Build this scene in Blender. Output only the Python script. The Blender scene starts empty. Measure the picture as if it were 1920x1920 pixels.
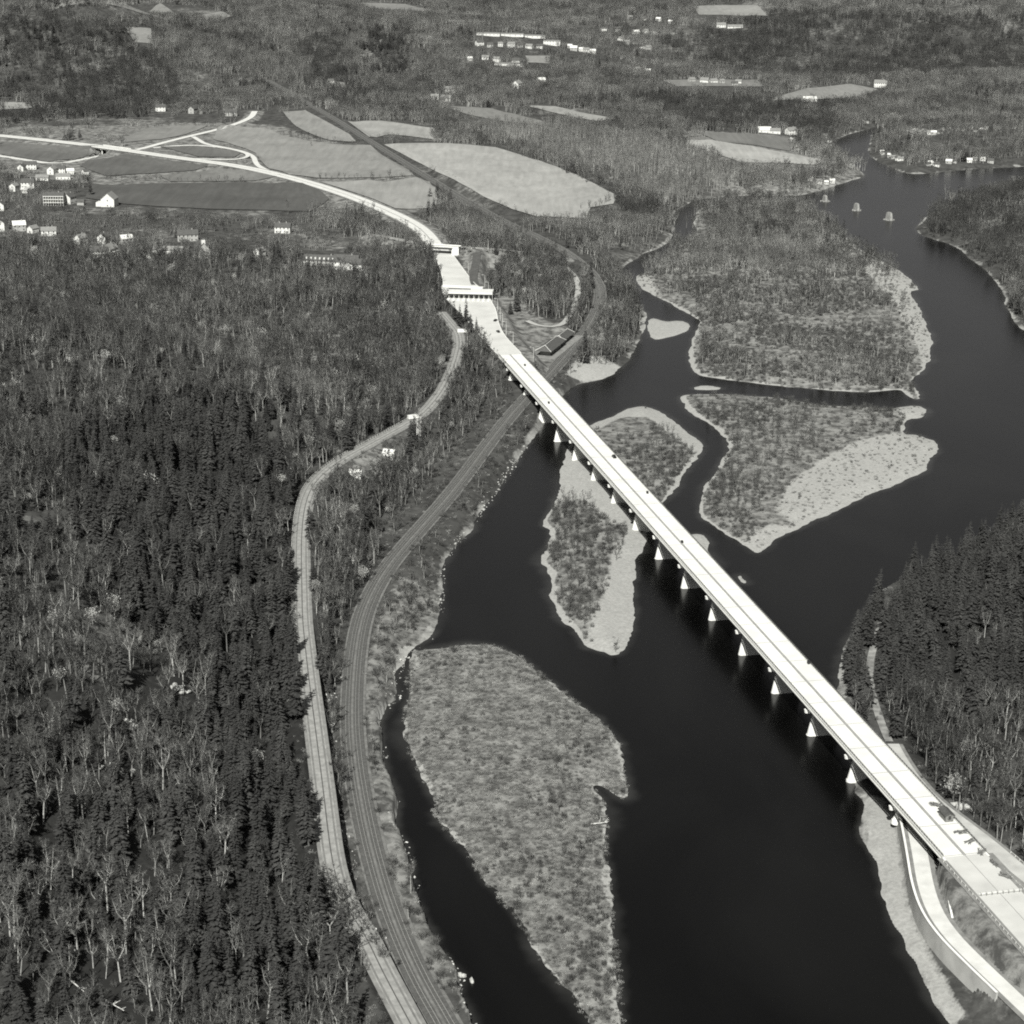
import bpy, bmesh, math, random
import numpy as np
from mathutils import Vector

random.seed(7); RNG = np.random.default_rng(7)
sc = bpy.context.scene
COL = sc.collection

# ------------------------------------------------------------------ camera
FPX, PITCH, ROLL, CH = 3657.35, 0.32096, 0.01238, 354.6
_c, _s = math.cos(PITCH), math.sin(PITCH); _cr, _sr = math.cos(ROLL), math.sin(ROLL)
FW = np.array([0, _c, -_s]); _u = np.array([0, _s, _c]); _r = np.array([1., 0, 0])
RT = _r * _cr + _u * _sr; UP = _u * _cr - _r * _sr
cam = bpy.data.cameras.new('camera'); cam.sensor_width = 36.0; cam.lens = 36.0 * FPX / 1920.0
cam.clip_start = 1.0; cam.clip_end = 90000.0
camo = bpy.data.objects.new('camera', cam); COL.objects.link(camo)
from mathutils import Matrix
camo.matrix_world = Matrix(((RT[0], UP[0], -FW[0], 0), (RT[1], UP[1], -FW[1], 0), (RT[2], UP[2], -FW[2], CH), (0, 0, 0, 1)))
sc.camera = camo

# ------------------------------------------------------------------ sky, sun, exposure
SUN_EL, SUN_AZ_TX = 45.0, 0.16          # elevation; sideways share of the light's travel
w = bpy.data.worlds.new('World'); sc.world = w; w.use_nodes = True
nt = w.node_tree; nt.nodes.clear()
sky = nt.nodes.new('ShaderNodeTexSky'); sky.sky_type = 'NISHITA'; sky.sun_disc = False
sky.sun_elevation = math.radians(SUN_EL); sky.sun_rotation = math.radians(180); sky.air_density = 1.0; sky.dust_density = 1.5
bw = nt.nodes.new('ShaderNodeRGBToBW'); bg = nt.nodes.new('ShaderNodeBackground'); wo = nt.nodes.new('ShaderNodeOutputWorld')
nt.links.new(sky.outputs[0], bw.inputs[0]); nt.links.new(bw.outputs[0], bg.inputs[0]); nt.links.new(bg.outputs[0], wo.inputs[0])
bg.inputs[1].default_value = 0.05
sun = bpy.data.lights.new('sun', 'SUN'); sun.energy = 5.0; sun.angle = math.radians(0.5); sun.color = (1.0, 0.985, 0.95)
suno = bpy.data.objects.new('sun', sun); COL.objects.link(suno)
_tr = Vector((SUN_AZ_TX, 1.0, -math.tan(math.radians(SUN_EL)))).normalized()
suno.rotation_euler = _tr.to_track_quat('-Z', 'Y').to_euler(); suno.location = (0, -300, 900)
sc.view_settings.view_transform = 'Standard'; sc.view_settings.look = 'None'
sc.view_settings.exposure = 0.68; sc.view_settings.gamma = 1.0
cy = sc.cycles
cy.max_bounces = 4; cy.diffuse_bounces = 2; cy.glossy_bounces = 2; cy.transmission_bounces = 1; cy.volume_bounces = 0
cy.use_denoising = False; cy.filter_width = 1.9; cy.caustics_reflective = False; cy.caustics_refractive = False

# ------------------------------------------------------------------ pixel <-> place
def rays(px, py):
    px = np.asarray(px, float)[..., None]; py = np.asarray(py, float)[..., None]
    return FW + RT * ((px - 960) / FPX) - UP * ((py - 960) / FPX)
def unp(px, py, z=0.0):
    d = rays(px, py); t = (np.asarray(z, float) - CH) / d[..., 2]
    return np.stack([d[..., 0] * t, d[..., 1] * t], -1)
def proj(x, y, z):
    p = np.stack(np.broadcast_arrays(np.asarray(x, float), y, z), -1) - np.array([0, 0, CH]); q = p @ FW
    return 960 + FPX * (p @ RT) / q, 960 - FPX * (p @ UP) / q
def upoly(pts, z=0.0):
    a = np.array(pts, float); return unp(a[:, 0], a[:, 1], z)
def smooth(a, b, x):
    t = np.clip((x - a) / (b - a), 0, 1); return t * t * (3 - 2 * t)
def chaikin(P, n=1, closed=True):
    P = np.asarray(P, float)
    for _ in range(n):
        Q = np.roll(P, -1, 0) if closed else P[1:]
        A = P if closed else P[:-1]
        N = np.stack([A * .75 + Q * .25, A * .25 + Q * .75], 1).reshape(-1, P.shape[1])
        P = N if closed else np.vstack([P[:1], N, P[-1:]])
    return P
def inside(poly, x, y):
    r = np.zeros(np.shape(x), bool); n = len(poly)
    for i in range(n):
        x0, y0 = poly[i]; x1, y1 = poly[(i + 1) % n]
        if y0 == y1: continue
        c = (y0 > y) != (y1 > y)
        r ^= c & (x < (x1 - x0) * (y - y0) / (y1 - y0) + x0)
    return r
def segdist(poly, x, y, closed=True):
    d = np.full(np.shape(x), 1e18); n = len(poly)
    for i in range(n if closed else n - 1):
        ax, ay = poly[i]; bx, by = poly[(i + 1) % n]
        ex, ey = bx - ax, by - ay; L = ex * ex + ey * ey + 1e-9
        t = np.clip(((x - ax) * ex + (y - ay) * ey) / L, 0, 1)
        d = np.minimum(d, (x - ax - t * ex) ** 2 + (y - ay - t * ey) ** 2)
    return np.sqrt(d)
def sdf(poly, x, y, far=120.0):
    """positive inside; exact near the polygon, clipped far from it"""
    x = np.asarray(x, float); y = np.asarray(y, float)
    mn = poly.min(0) - far; mx = poly.max(0) + far
    m = (x > mn[0]) & (x < mx[0]) & (y > mn[1]) & (y < mx[1])
    r = np.full(x.shape, -far)
    if m.any():
        xs, ys = x[m], y[m]; d = segdist(poly, xs, ys)
        r[m] = np.where(inside(poly, xs, ys), d, -np.minimum(d, far))
    return r
def pathdist(P, x, y, far=60.0):
    """distance to a polyline P (x,y,z) and the height of the nearest place on it"""
    x = np.asarray(x, float); y = np.asarray(y, float)
    mn = P[:, :2].min(0) - far; mx = P[:, :2].max(0) + far
    D = np.full(x.shape, 1e9); Z = np.zeros(x.shape)
    m = (x > mn[0]) & (x < mx[0]) & (y > mn[1]) & (y < mx[1])
    xs, ys = x[m], y[m]; d = np.full(xs.shape, 1e18); z = np.zeros(xs.shape)
    for i in range(len(P) - 1):
        ax, ay, az = P[i]; bx, by, bz = P[i + 1]
        ex, ey = bx - ax, by - ay; L = ex * ex + ey * ey + 1e-9
        t = np.clip(((xs - ax) * ex + (ys - ay) * ey) / L, 0, 1)
        q = (xs - ax - t * ex) ** 2 + (ys - ay - t * ey) ** 2
        k = q < d; d = np.where(k, q, d); z = np.where(k, az + t * (bz - az), z)
    D[m] = np.sqrt(d); Z[m] = z
    return D, Z
_nt = RNG.random((64, 64))
def vnoise(x, y, s):
    u = np.asarray(x) / s; v = np.asarray(y) / s
    i = np.floor(u).astype(int); j = np.floor(v).astype(int); a = u - i; b = v - j
    a = a * a * (3 - 2 * a); b = b * b * (3 - 2 * b)
    g = lambda p, q: _nt[p % 64, q % 64]
    return (g(i, j) * (1 - a) + g(i + 1, j) * a) * (1 - b) + (g(i, j + 1) * (1 - a) + g(i + 1, j + 1) * a) * b

# ------------------------------------------------------------------ outlines read off the photograph
RIVER = [(1010,2300),(960,2120),(915,2000),(884,1909),(865,1855),(871,1828),(846,1812),(830,1800),(811,1744),(789,1692),(770,1630),(760,1584),(742,1560),(738,1503),
 (730,1455),(720,1387),(717,1352),(727,1332),(747,1305),(741,1285),(746,1257),(757,1250),(764,1228),(776,1217),(800,1200),(817,1175),(825,1150),(827,1125),(832,1100),
 (830,1075),(840,1045),(860,1015),(890,987),(902,962),(927,925),(945,900),(965,870),(990,835),(1010,805),(1018,788),(1030,765),(1050,742),(1075,722),(1112,715),(1145,705),
 (1162,695),(1177,677),(1192,652),(1204,628),(1212,606),(1206,580),(1186,540),(1167,518),(1164,506),(1192,482),(1237,465),(1256,450),(1265,432),(1257,412),
 (1260,400),(1284,386),(1307,374),(1360,369),(1413,366),(1473,367),(1515,365),(1565,347),(1600,337),(1620,331),(1614,320),(1590,300),(1556,280),(1550,268),(1590,252),
 (1620,244),(1653,235),(1677,232),(1672,236),(1640,242),(1632,256),(1629,280),(1634,297),(1663,310),(1703,327),(1747,325),(1813,317),(1920,312),(2100,300),(2400,285),
 (2400,330),(2150,345),(1960,352),(1860,362),(1780,380),(1742,402),(1717,427),(1722,440),(1755,450),(1790,460),(1815,480),(1840,497),(1860,522),(1885,552),(1882,577),(1907,605),(1930,630),(2010,700),(2120,790),
 (2140,870),(2040,930),(1960,962),(1920,972),(1850,1014),(1780,1062),(1720,1098),(1680,1098),(1652,1112),(1618,1152),(1612,1175),(1595,1182),(1583,1216),(1572,1257),(1572,1305),(1582,1370),(1596,1430),
 (1605,1477),(1622,1500),(1622,1530),(1616,1560),(1632,1594),(1640,1630),(1660,1692),(1689,1753),(1706,1785),(1732,1820),(1755,1871),(1776,1918),(1830,2060),(1900,2300)]
ISL = {
 'A': [(1307,614),(1296,645),(1292,670),(1296,690),(1310,704),(1325,706),(1397,718),(1507,728),(1587,735),(1648,734),(1690,729),(1700,742),(1718,750),(1727,746),(1715,726),(1709,711),(1728,700),(1742,672),(1748,640),(1737,608),(1712,557),(1704,545),(1726,543),(1700,517),(1660,492),(1602,462),(1580,440),(1560,422),(1532,400),(1510,384),(1490,378),(1440,375),(1380,378),(1325,384),(1306,396),(1300,420),(1308,434),(1294,452),(1262,468),(1236,488),(1220,510),(1190,518),(1203,540),(1224,553),(1260,571),(1295,591),(1312,602)],
 'L': [(769,1226),(764,1275),(770,1304),(763,1333),(757,1357),(764,1397),(779,1432),(799,1467),(821,1502),(812,1537),(837,1555),(853,1570),(881,1605),(903,1644),(921,1666),(942,1692),(962,1710),(982,1743),(1008,1780),(1017,1804),(1041,1835),(1061,1852),(1078,1867),(1087,1892),(1109,1914),(1140,1990),(1168,1990),(1163,1916),(1159,1828),(1155,1773),(1146,1730),(1148,1703),(1139,1653),(1133,1598),(1135,1561),(1138,1540),(1129,1502),(1111,1477),(1116,1471),(1137,1476),(1165,1497),(1178,1491),(1170,1441),(1161,1403),(1143,1371),(1108,1339),(1050,1295),(1000,1255),(980,1234),(948,1222),(927,1212),(890,1209),(846,1215),(787,1221)],
 'M': [(1100,797),(1137,785),(1177,766),(1202,761),(1225,767),(1255,785),(1285,810),(1321,831),(1310,852),(1285,885),(1270,910),(1250,937),(1236,950),(1222,985),(1210,1012),(1196,1050),(1188,1100),(1188,1144),(1181,1185),(1176,1216),(1153,1231),(1123,1222),(1088,1211),(1082,1187),(1050,1161),(1041,1138),(1032,1106),(1030,1065),(1014,1053),(1026,1030),(1036,997),(1017,983),(1040,942),(1046,895),(1053,868),(1062,843),(1082,818)],
 'R': [(1277,746),(1288,740),(1363,739),(1432,744),(1483,751),(1535,761),(1590,763),(1638,765),(1676,767),(1700,761),(1734,763),(1739,778),(1730,785),(1707,785),(1694,800),(1693,813),(1724,816),(1758,830),(1759,848),(1740,864),(1731,887),(1703,897),(1672,914),(1631,928),(1587,948),(1545,966),(1501,986),(1459,1010),(1422,1037),(1411,1028),(1391,1017),(1342,990),(1311,969),(1311,938),(1322,917),(1336,890),(1356,862),(1366,838),(1356,814),(1329,794),(1294,773)],
 'S': [(1270,1012),(1290,1003),(1310,1000),(1325,1007),(1330,1020),(1326,1032),(1337,1050),(1347,1058),(1340,1072),(1318,1078),(1290,1050)],
 'T': [(1382,1081),(1388,1078),(1393,1086),(1400,1090),(1399,1094),(1390,1092)],
 'U': [(1297,727),(1320,722),(1345,725),(1357,729),(1330,732),(1305,731)],
 'C': [(1217,594),(1247,604),(1275,600),(1297,609),(1290,622),(1250,634),(1222,638),(1214,615)],
}
RIVER_W = chaikin(upoly(RIVER), 1); ISL_W = {k: chaikin(upoly(v), 1) for k, v in ISL.items()}
ISL_TOP = {'A': 2.6, 'L': 1.7, 'M': 2.2, 'R': 1.8, 'S': .5, 'T': .35, 'U': .25, 'C': .6}

def path3(pts, n=2):
    a = np.array(pts, float); xy = unp(a[:, 0], a[:, 1], a[:, 2])
    return chaikin(np.column_stack([xy, a[:, 2]]), n, False)
# bridge axis
S_ = 45.7; BX, BY, BANG = 14.4624, 1256.8735, 2.9176
BD = np.array([math.sin(BANG), math.cos(BANG)]); BN = np.array([-BD[1], BD[0]])      # BN: towards the upstream (right) side
DW = 17.4; K0, K1 = -2.64, 14.02
def deckz(k): return 16.6 - 0.165 * k
def bpt(k, off): p = np.array([BX, BY]) + BD * (S_ * k) + BN * (1.0 + off); return p   # off: metres from the downstream deck edge
HZ = 17.0
HIGHWAY = path3([(827,471,HZ),(813,457,HZ),(792,431,HZ),(758,410,HZ),(698,383,HZ),(642,362,17.5),(567,338.5,18),(500,322,18.5),(440,310,19),(370,300.5,19),(300,291,19),(240,282,19),(205,277,19),(160,271,19),(80,262,19),(0,254,19),(-90,246,19),(-300,232,19)])
PLZ = [((905,634),(944,629)),((888,614),(933,604)),((866,588),(930,582)),((840,564),(921,566)),((832,553),(916,556)),((828,538),(905,541)),((833,532),(890,534)),((826,505),(867,503)),((819,485),(852,482)),((812,471),(842,471))]
_l = [bpt(K0, 0)] + [unp(a[0], a[1], HZ) for a, b in PLZ]; _rr = [bpt(K0, DW)] + [unp(b[0], b[1], HZ) for a, b in PLZ]
PLZ_L, PLZ_R = chaikin(np.array(_l), 2, False), chaikin(np.array(_rr), 2, False)
PLZ_C = np.column_stack([(PLZ_L + PLZ_R) / 2, np.full(len(PLZ_L), HZ)]); PLZ_POLY = np.vstack([PLZ_L, PLZ_R[::-1]])
OLDROAD = path3([(826,585,17),(843,605,17),(858,622,17),(862,642,17),(858,665,17),(846,700,17),(828,735,17),(803,766,17),(785,782,17),(740,808,17),(690,835,17),(640,862,17),(603,890,17),(580,920,17),(569,960,17),(565,1010,17),(565,1060,17),(566,1100,17),(567,1160,17),(572,1210,17),(580,1280,17),(588,1340,17),(597,1410,17),(606,1480,17),(614,1550,17),(622,1610,17),(634,1660,17),(655,1710,17),(686,1755,17),(714,1815,17),(742,1868,17),(770,1920,17),(805,1985,17),(850,2100,17)])
RAIL = path3([(500,150,16),(540,172,15),(600,207,14),(650,237,13),(720,281,12),(790,325,11),(850,362,10),(890,385,9),(940,413,8.5),(1000,440,8),(1045,462,8),(1082,487,7.5),(1112,514,7.5),(1127,545,7),(1122,578,7),(1104,612,7),(1075,650,7),(1040,690,7),(1010,722,7),(985,747,7),(950,787,7),(915,832,7),(880,880,7),(840,932,7),(800,977,7),(760,1022,7),(727,1062,7),(702,1103,7),(684,1143,7),(673,1183,7),(666,1230,7),(662,1280,7),(660,1330,7),(661,1380,7),(667,1440,7),(677,1500,7),(689,1560,7),(702,1612,7),(719,1672,7),(740,1732,7),(764,1790,7),(793,1850,7),(828,1910,7),(900,2040,7)])
NJROAD = path3([(1700,1085,4),(1665,1130,4.5),(1645,1190,5),(1630,1240,5.5),(1632,1290,6),(1650,1350,6.5),(1672,1402,7),(1700,1448,8.5),(1735,1490,10.5),(1770,1520,12),(1815,1553,13),(1865,1592,13.5),(1920,1640,13.5),(2010,1705,13.5),(2150,1780,13.5),(2350,1860,13.5)])
RAMP = path3([(1672,1402,7),(1694,1460,7.2),(1708,1520,7.4),(1718,1565,7.6),(1727,1612,7.8),(1735,1660,8),(1752,1710,8),(1785,1757,8),(1841,1812,8),(1890,1858,8),(1960,1925,8),(2090,2045,8)])
APPR = np.vstack([np.append(bpt(K1 + t, DW / 2), deckz(K1)) for t in np.linspace(0, 4.5, 12)])
OVER = path3([(700,440,20),(755,450,22),(786,459,23.5),(827,461,23.8),(870,463,23.5),(910,466,22),(950,469,20),(1000,474,17),(1050,480,14)])
PRAMP = path3([(896,467,22),(894,476,21.5),(893,492,20),(887,515,18),(889,530,17),(897,543,17)])
CROSS = path3([(-60,284,10.5),(0,292,10.5),(50,300,10.5),(107,308,10.5),(160,298,10.5),(215,287,10.5),(262,280,10.5),(307,267,11),(360,254,11.5),(420,240,12),(470,222,13),(478,208,14)])
LOOP = path3([(287,277,11),(333,272.5,12),(377,272,13),(430,278,15),(460,286,17),(467,292,18),(455,297,18.5),(433,299,19),(390,298,19),(350,297,19)])
RAMPN = path3([(362,256,11.5),(372,262,12),(385,270,12.5),(425,277,14),(457,284,15),(476,293,16.5),(479,305,17.5),(487,313,18),(505,321,18.5),(525,328,18.5)])
CREEKROAD = path3([(1060,500,10),(1085,525,9.5),(1083,560,9),(1070,590,8.5),(1052,612,8.5),(1012,612,9),(985,600,11)])

# ------------------------------------------------------------------ terrain
GRAVEL_SHORE = upoly([(1615,1480),(1660,1500),(1692,1560),(1700,1620),(1709,1668),(1724,1708),(1750,1748),(1788,1796),(1825,1836),(1840,1860),(1800,1960),(1770,1930),(1650,1690),(1625,1600)], 2.0)
HILLS = [  # px, py, z where to stand, height, sx, sy, turn
 (-330, 700, 95, 170, 330, 0.0), (-420, 1180, 70, 190, 170, 0.0), (-700, 900, 150, 260, 420, 0.0),
 (420, 860, 120, 110, 190, 0.0), (420, 640, 120, 150, 240, 0.0), (330, 960, 42, 60, 120, 0.0),
 (640, 2080, 34, 150, 130, 0.0), (900, 1900, 60, 280, 200, 0.0),
 (-850, 3450, 135, 250, 300, 0.0), (-1150, 3200, 60, 260, 420, 0.0), (-420, 3900, 62, 280, 260, 0.0), (-40, 3700, 40, 200, 220, 0.0),
 (900, 4200, 135, 520, 360, 0.0), (1500, 3900, 85, 420, 500, 0.0), (520, 4900, 40, 300, 350, 0.0),
 (-900, 5600, 60, 700, 400, 0.0), (200, 6600, 120, 1500, 600, 0.0), (-1800, 7000, 190, 1500, 900, 0.0), (2000, 6800, 170, 1400, 800, 0.0)]
PATHS = [(OLDROAD, 5.5, 16), (RAIL, 8.5, 14), (HIGHWAY, 11, 26), (PLZ_C, 16, 14), (APPR, 12.5, 9.0), (NJROAD, 4.6, 5), (RAMP, 4.6, 1.6), (CROSS, 5, 9), (LOOP, 4, 9), (RAMPN, 4, 9), (PRAMP, 4, 6), (CREEKROAD, 3.5, 7)]
OV_L, OV_R = OVER[OVER[:, 0] < unp(806, 463, 22)[0]], OVER[OVER[:, 0] > unp(849, 463, 22)[0]]
def terrain(x, y):
    x = np.asarray(x, float); y = np.asarray(y, float)
    sr = -sdf(RIVER_W, x, y, 260.0); sr = sr + np.where(np.abs(sr) < 40, (vnoise(x + 17, y, 27.0) - .5) * 4.0 + (vnoise(x + 3, y, 8.0) - .5) * 1.6 + (vnoise(x, y + 5, 3.2) - .5) * 1.2, 0)
    z = np.where(sr > 0, 1.2 * smooth(0, 4, sr) + 4.6 * smooth(2, 22, sr) + 4.5 * smooth(30, 160, sr) + 2.5 * smooth(120, 260, sr), -np.minimum(3.0, -sr * (.10 + .16 * vnoise(x, y, 45.0))))
    z = z + (y > 1800) * smooth(10, 120, sr) * 22 * smooth(2600, 5200, y)
    lh = smooth(4, 110, sr)
    for hx, hy, a, sx, sy, _ in HILLS:
        z = z + lh * a * np.exp(-((x - hx) / sx) ** 2 - ((y - hy) / sy) ** 2)
    z = z + lh * 0.9 * (vnoise(x, y, 34.0) - .5) * 2 + smooth(60, 260, sr) * 5 * (vnoise(x + 91, y, 130.0) - .5) * smooth(100, 500, np.abs(x) + np.maximum(0, y - 1500))
    rel_ = smooth(-95, -170, x) * smooth(1500, 1200, y) + smooth(215, 290, x) * smooth(1150, 1000, y)
    z = z + rel_ * 11 * (np.abs(vnoise(x * .8 + y * .45 + 40, y * .35, 46.0) - .5) * 2 - .5)
    z = z + smooth(1800, 2600, y) * lh * 14 * (vnoise(x * .9 + 300, y * .7, 190.0) - .5)
    for k, P in ISL_W.items():
        s = sdf(P, x, y, 60.0); t = ISL_TOP[k]; s = s + np.where(s > -20, (vnoise(x + 7, y, 19.0) - .5) * 3.0 + (vnoise(x + 7, y, 7.0) - .5) * 1.6 + (vnoise(x, y + 3, 3.0) - .5) * 1.4, 0) * min(1, t)
        zi = np.where(s > 0, np.minimum(t, s * 0.16) + (vnoise(x, y, 17.0) - .4) * 0.8 * smooth(3, 14, s) * min(1, t), np.maximum(-3, s * (.07 + .15 * vnoise(x + 20, y, 38.0))))
        z = np.maximum(z, zi)
    for P, hw, fall in PATHS:
        d, pz = pathdist(P, x, y, hw + fall + 5)
        k = 1 - smooth(hw, hw + fall, d)
        if P is RAMP or P is APPR or P is NJROAD or P is RAIL: k = np.where((sr < 1.0) & (z < pz), 0 * k, k)
        z = z * (1 - k) + (pz - 0.35) * k
    for P in (OV_L, OV_R):
        if len(P) > 1:
            d, pz = pathdist(P, x, y, 40); k = 1 - smooth(5, 24, d)
            z = np.maximum(z, z * (1 - k) + (pz - 0.3) * k)
    s = sdf(PLZ_POLY, x, y, 40); k = smooth(-12, -3, s); z = z * (1 - k) + (HZ - .35) * k
    # the crossing road runs under the highway
    d, pz = pathdist(CROSS, x, y, 60); hd, hz = pathdist(HIGHWAY, x, y, 60)
    k = (1 - smooth(9.5, 11, d)) * (1 - smooth(16, 30, hd)); z = z * (1 - k) + (10.2) * k
    # highway under the overpass
    d, pz = pathdist(HIGHWAY, x, y, 60); k = (1 - smooth(10.5, 11.5, d)) * (1 - smooth(30, 70, np.hypot(x - HIGHWAY[2][0], y - HIGHWAY[2][1]))); z = z * (1 - k) + np.minimum(z, HZ - .35) * k
    k = smooth(-1, 2.5, sdf(GRAVEL_SHORE, x, y, 30)); z = np.where(z > 1.7, z * (1 - k) + 1.7 * k, z)
    # ground below the bridge deck stays below it
    rel = np.stack([x - BX, y - BY], -1); kk = rel @ BD / S_; oo = rel @ BN
    under = (kk > K0 + .12) & (kk < K1 - .06) & (oo > -6) & (oo < 28)
    lim = np.where(kk < 3, 8 + 8.5 * smooth(-0.6, K0 + .2, kk), 6.2)
    z = np.where(under, np.minimum(z, lim), z)
    return z

def row_levels():
    r = [-6000, -2500, -800, -100, 200, 330]; y = 420.0
    while y < 9000: r.append(y); y += min(22.0, max(1.7, y * y / 690000 * 1.7))
    return np.array(r + [9500, 11000, 15000, 25000, 60000.])
ROWS = row_levels()
US = np.concatenate([[-30, -8, -3, -1.4, -.8, -.55, -.45], np.arange(-0.36, 0.3601, 0.0013), [.45, .55, .8, 1.4, 3, 8, 30]])
GX = US[None, :] * np.maximum(ROWS, 420)[:, None]; GY = np.broadcast_to(ROWS[:, None], GX.shape)
GZ = terrain(GX.ravel(), GY.ravel()).reshape(GX.shape)
def TZ(x, y):
    x = np.asarray(x, float); y = np.asarray(y, float)
    u = x / np.maximum(y, 420); j = np.clip(np.searchsorted(US, u) - 1, 0, len(US) - 2); i = np.clip(np.searchsorted(ROWS, y) - 1, 0, len(ROWS) - 2)
    a = np.clip((u - US[j]) / (US[j + 1] - US[j]), 0, 1); b = np.clip((y - ROWS[i]) / (ROWS[i + 1] - ROWS[i]), 0, 1)
    return (GZ[i, j] * (1 - a) + GZ[i, j + 1] * a) * (1 - b) + (GZ[i + 1, j] * (1 - a) + GZ[i + 1, j + 1] * a) * b
def land(px, py):
    """where the sight line through a pixel meets the ground"""
    d = rays(px, py); n = d / np.linalg.norm(d, axis=-1, keepdims=True)
    t = np.full(d.shape[:-1], 450.0); hit = np.zeros(t.shape, bool)
    for _ in range(1400):
        p = n * t[..., None]; h = CH + p[..., 2] - TZ(p[..., 0], p[..., 1])
        hit |= h <= 0.02
        t = np.where(hit, t, t + np.clip(h * 0.8, 0.3, 60))
        if hit.all(): break
    p = n * t[..., None]
    return np.stack([p[..., 0], p[..., 1], TZ(p[..., 0], p[..., 1])], -1)

# ------------------------------------------------------------------ materials
def grey(v): return (v * 1.0, v * 1.01, v * 0.955, 1)
MATS = {}
def mat(name, lo, hi=None, scale=0.1, rough=0.85, detail=3.0, inst=0.0, bump=0.0, spec=0.25, metal=0.0, stand=0.0):
    if name in MATS: return MATS[name]
    hi = lo if hi is None else hi
    m = bpy.data.materials.new(name); m.use_nodes = True; N = m.node_tree.nodes; L = m.node_tree.links
    b = N['Principled BSDF']; b.inputs['Roughness'].default_value = rough; b.inputs['Specular IOR Level'].default_value = spec; b.inputs['Metallic'].default_value = metal
    geo = N.new('ShaderNodeNewGeometry'); no = N.new('ShaderNodeTexNoise'); no.inputs['Scale'].default_value = scale; no.inputs['Detail'].default_value = detail
    L.new(geo.outputs['Position'], no.inputs['Vector'])
    cr = N.new('ShaderNodeValToRGB'); cr.color_ramp.elements[0].position = .3; cr.color_ramp.elements[1].position = .7
    cr.color_ramp.elements[0].color = grey(lo); cr.color_ramp.elements[1].color = grey(hi)
    L.new(no.outputs['Fac'], cr.inputs['Fac'])
    out = cr.outputs['Color']
    if inst:
        oi = N.new('ShaderNodeObjectInfo'); mr = N.new('ShaderNodeMapRange'); mr.inputs['To Min'].default_value = 1 - inst; mr.inputs['To Max'].default_value = 1 + inst
        L.new(oi.outputs['Random'], mr.inputs['Value'])
        mx = N.new('ShaderNodeVectorMath'); mx.operation = 'SCALE'; L.new(out, mx.inputs[0]); L.new(mr.outputs['Result'], mx.inputs['Scale']); out = mx.outputs['Vector']
    if stand:      # stands of different species
        n3 = N.new('ShaderNodeTexNoise'); n3.inputs['Scale'].default_value = .011; n3.inputs['Detail'].default_value = 4; n3.inputs['Roughness'].default_value = .6; L.new(geo.outputs['Position'], n3.inputs['Vector'])
        m3 = N.new('ShaderNodeMapRange'); m3.inputs['From Min'].default_value = .33; m3.inputs['From Max'].default_value = .67; m3.inputs['To Min'].default_value = 1 - stand; m3.inputs['To Max'].default_value = 1 + stand; L.new(n3.outputs['Fac'], m3.inputs['Value'])
        v3 = N.new('ShaderNodeVectorMath'); v3.operation = 'SCALE'; L.new(out, v3.inputs[0]); L.new(m3.outputs['Result'], v3.inputs['Scale']); out = v3.outputs['Vector']
    L.new(out, b.inputs['Base Color'])
    if bump:
        bp = N.new('ShaderNodeBump'); bp.inputs['Strength'].default_value = bump; bp.inputs['Distance'].default_value = .4; L.new(no.outputs['Fac'], bp.inputs['Height']); L.new(bp.outputs['Normal'], b.inputs['Normal'])
    MATS[name] = m; return m
M_CONC = mat('new_concrete', .42, .52, .25, .8); M_CONC2 = mat('pier_concrete', .55, .64, .2, .8); M_DECK = mat('deck_concrete', .50, .60, .09, .75, detail=6)
M_OLDROAD = mat('old_concrete_road', .17, .27, .35, .85); M_ASPH = mat('dark_asphalt', .05, .08, .3, .9); M_STEEL = mat('painted_steel', .018, .028, .5, .5)
M_ALU = mat('aluminium_rail', .42, .5, .5, .45); M_MEDIAN = mat('median_strip', .20, .26, .4, .9); M_JOINT = mat('joint_filler', .22, .26, .5, .9)
M_BALL = mat('ballast', .055, .09, .8, .95); M_RAIL = mat('rail_steel', .33, .42, .5, .4, metal=.3); M_SHOULD = mat('shoulder_earth', .13, .20, .3, .95)
M_BARK = mat('pale_bark', .14, .27, 1.2, .9, inst=.55, stand=.3); M_TWIG = mat('bare_twigs', .038, .08, .6, .95, inst=.5, stand=.55); M_NEED = mat('needles', .018, .037, .8, .9, inst=.3)
M_BARKD = mat('dark_bark', .06, .10, 1.0, .9, inst=.3); M_BUSH = mat('scrub_twigs', .035, .085, .25, .95, inst=.4); M_DRY = mat('dry_grass', .10, .22, .12, .95, inst=.55); M_BLOOM = mat('spring_leaves', .22, .36, .6, .9, inst=.25)
M_WHITE = mat('white_paint', .46, .58, .6, .6); M_GREYW = mat('grey_wall', .25, .33, .6, .8); M_ROOFD = mat('dark_shingle', .05, .08, .8, .85); M_ROOFG = mat('grey_shingle', .13, .19, .8, .8); M_ROOFL = mat('light_metal_roof', .45, .55, .8, .5)
M_GLASS = mat('window_glass', .015, .02, .5, .1, spec=.6); M_BRICK = mat('chimney_brick', .2, .28, 2.0, .9); M_ROCK = mat('river_rock', .20, .42, .9, .9, inst=.35); M_STONE = mat('weathered_stone', .16, .27, .6, .9)
M_WOOD = mat('lumber', .09, .2, 1.5, .8); M_CARD = mat('dark_car_paint', .012, .016, .5, .3, spec=.5); M_CARL = mat('light_car_paint', .6, .65, .5, .3, spec=.5); M_TYRE = mat('rubber', .02, .025, 1.0, .9); M_POLE = mat('pole_metal', .4, .48, .5, .5); M_HIP = mat('ridge_flashing', .42, .5, .5, .6)

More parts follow.
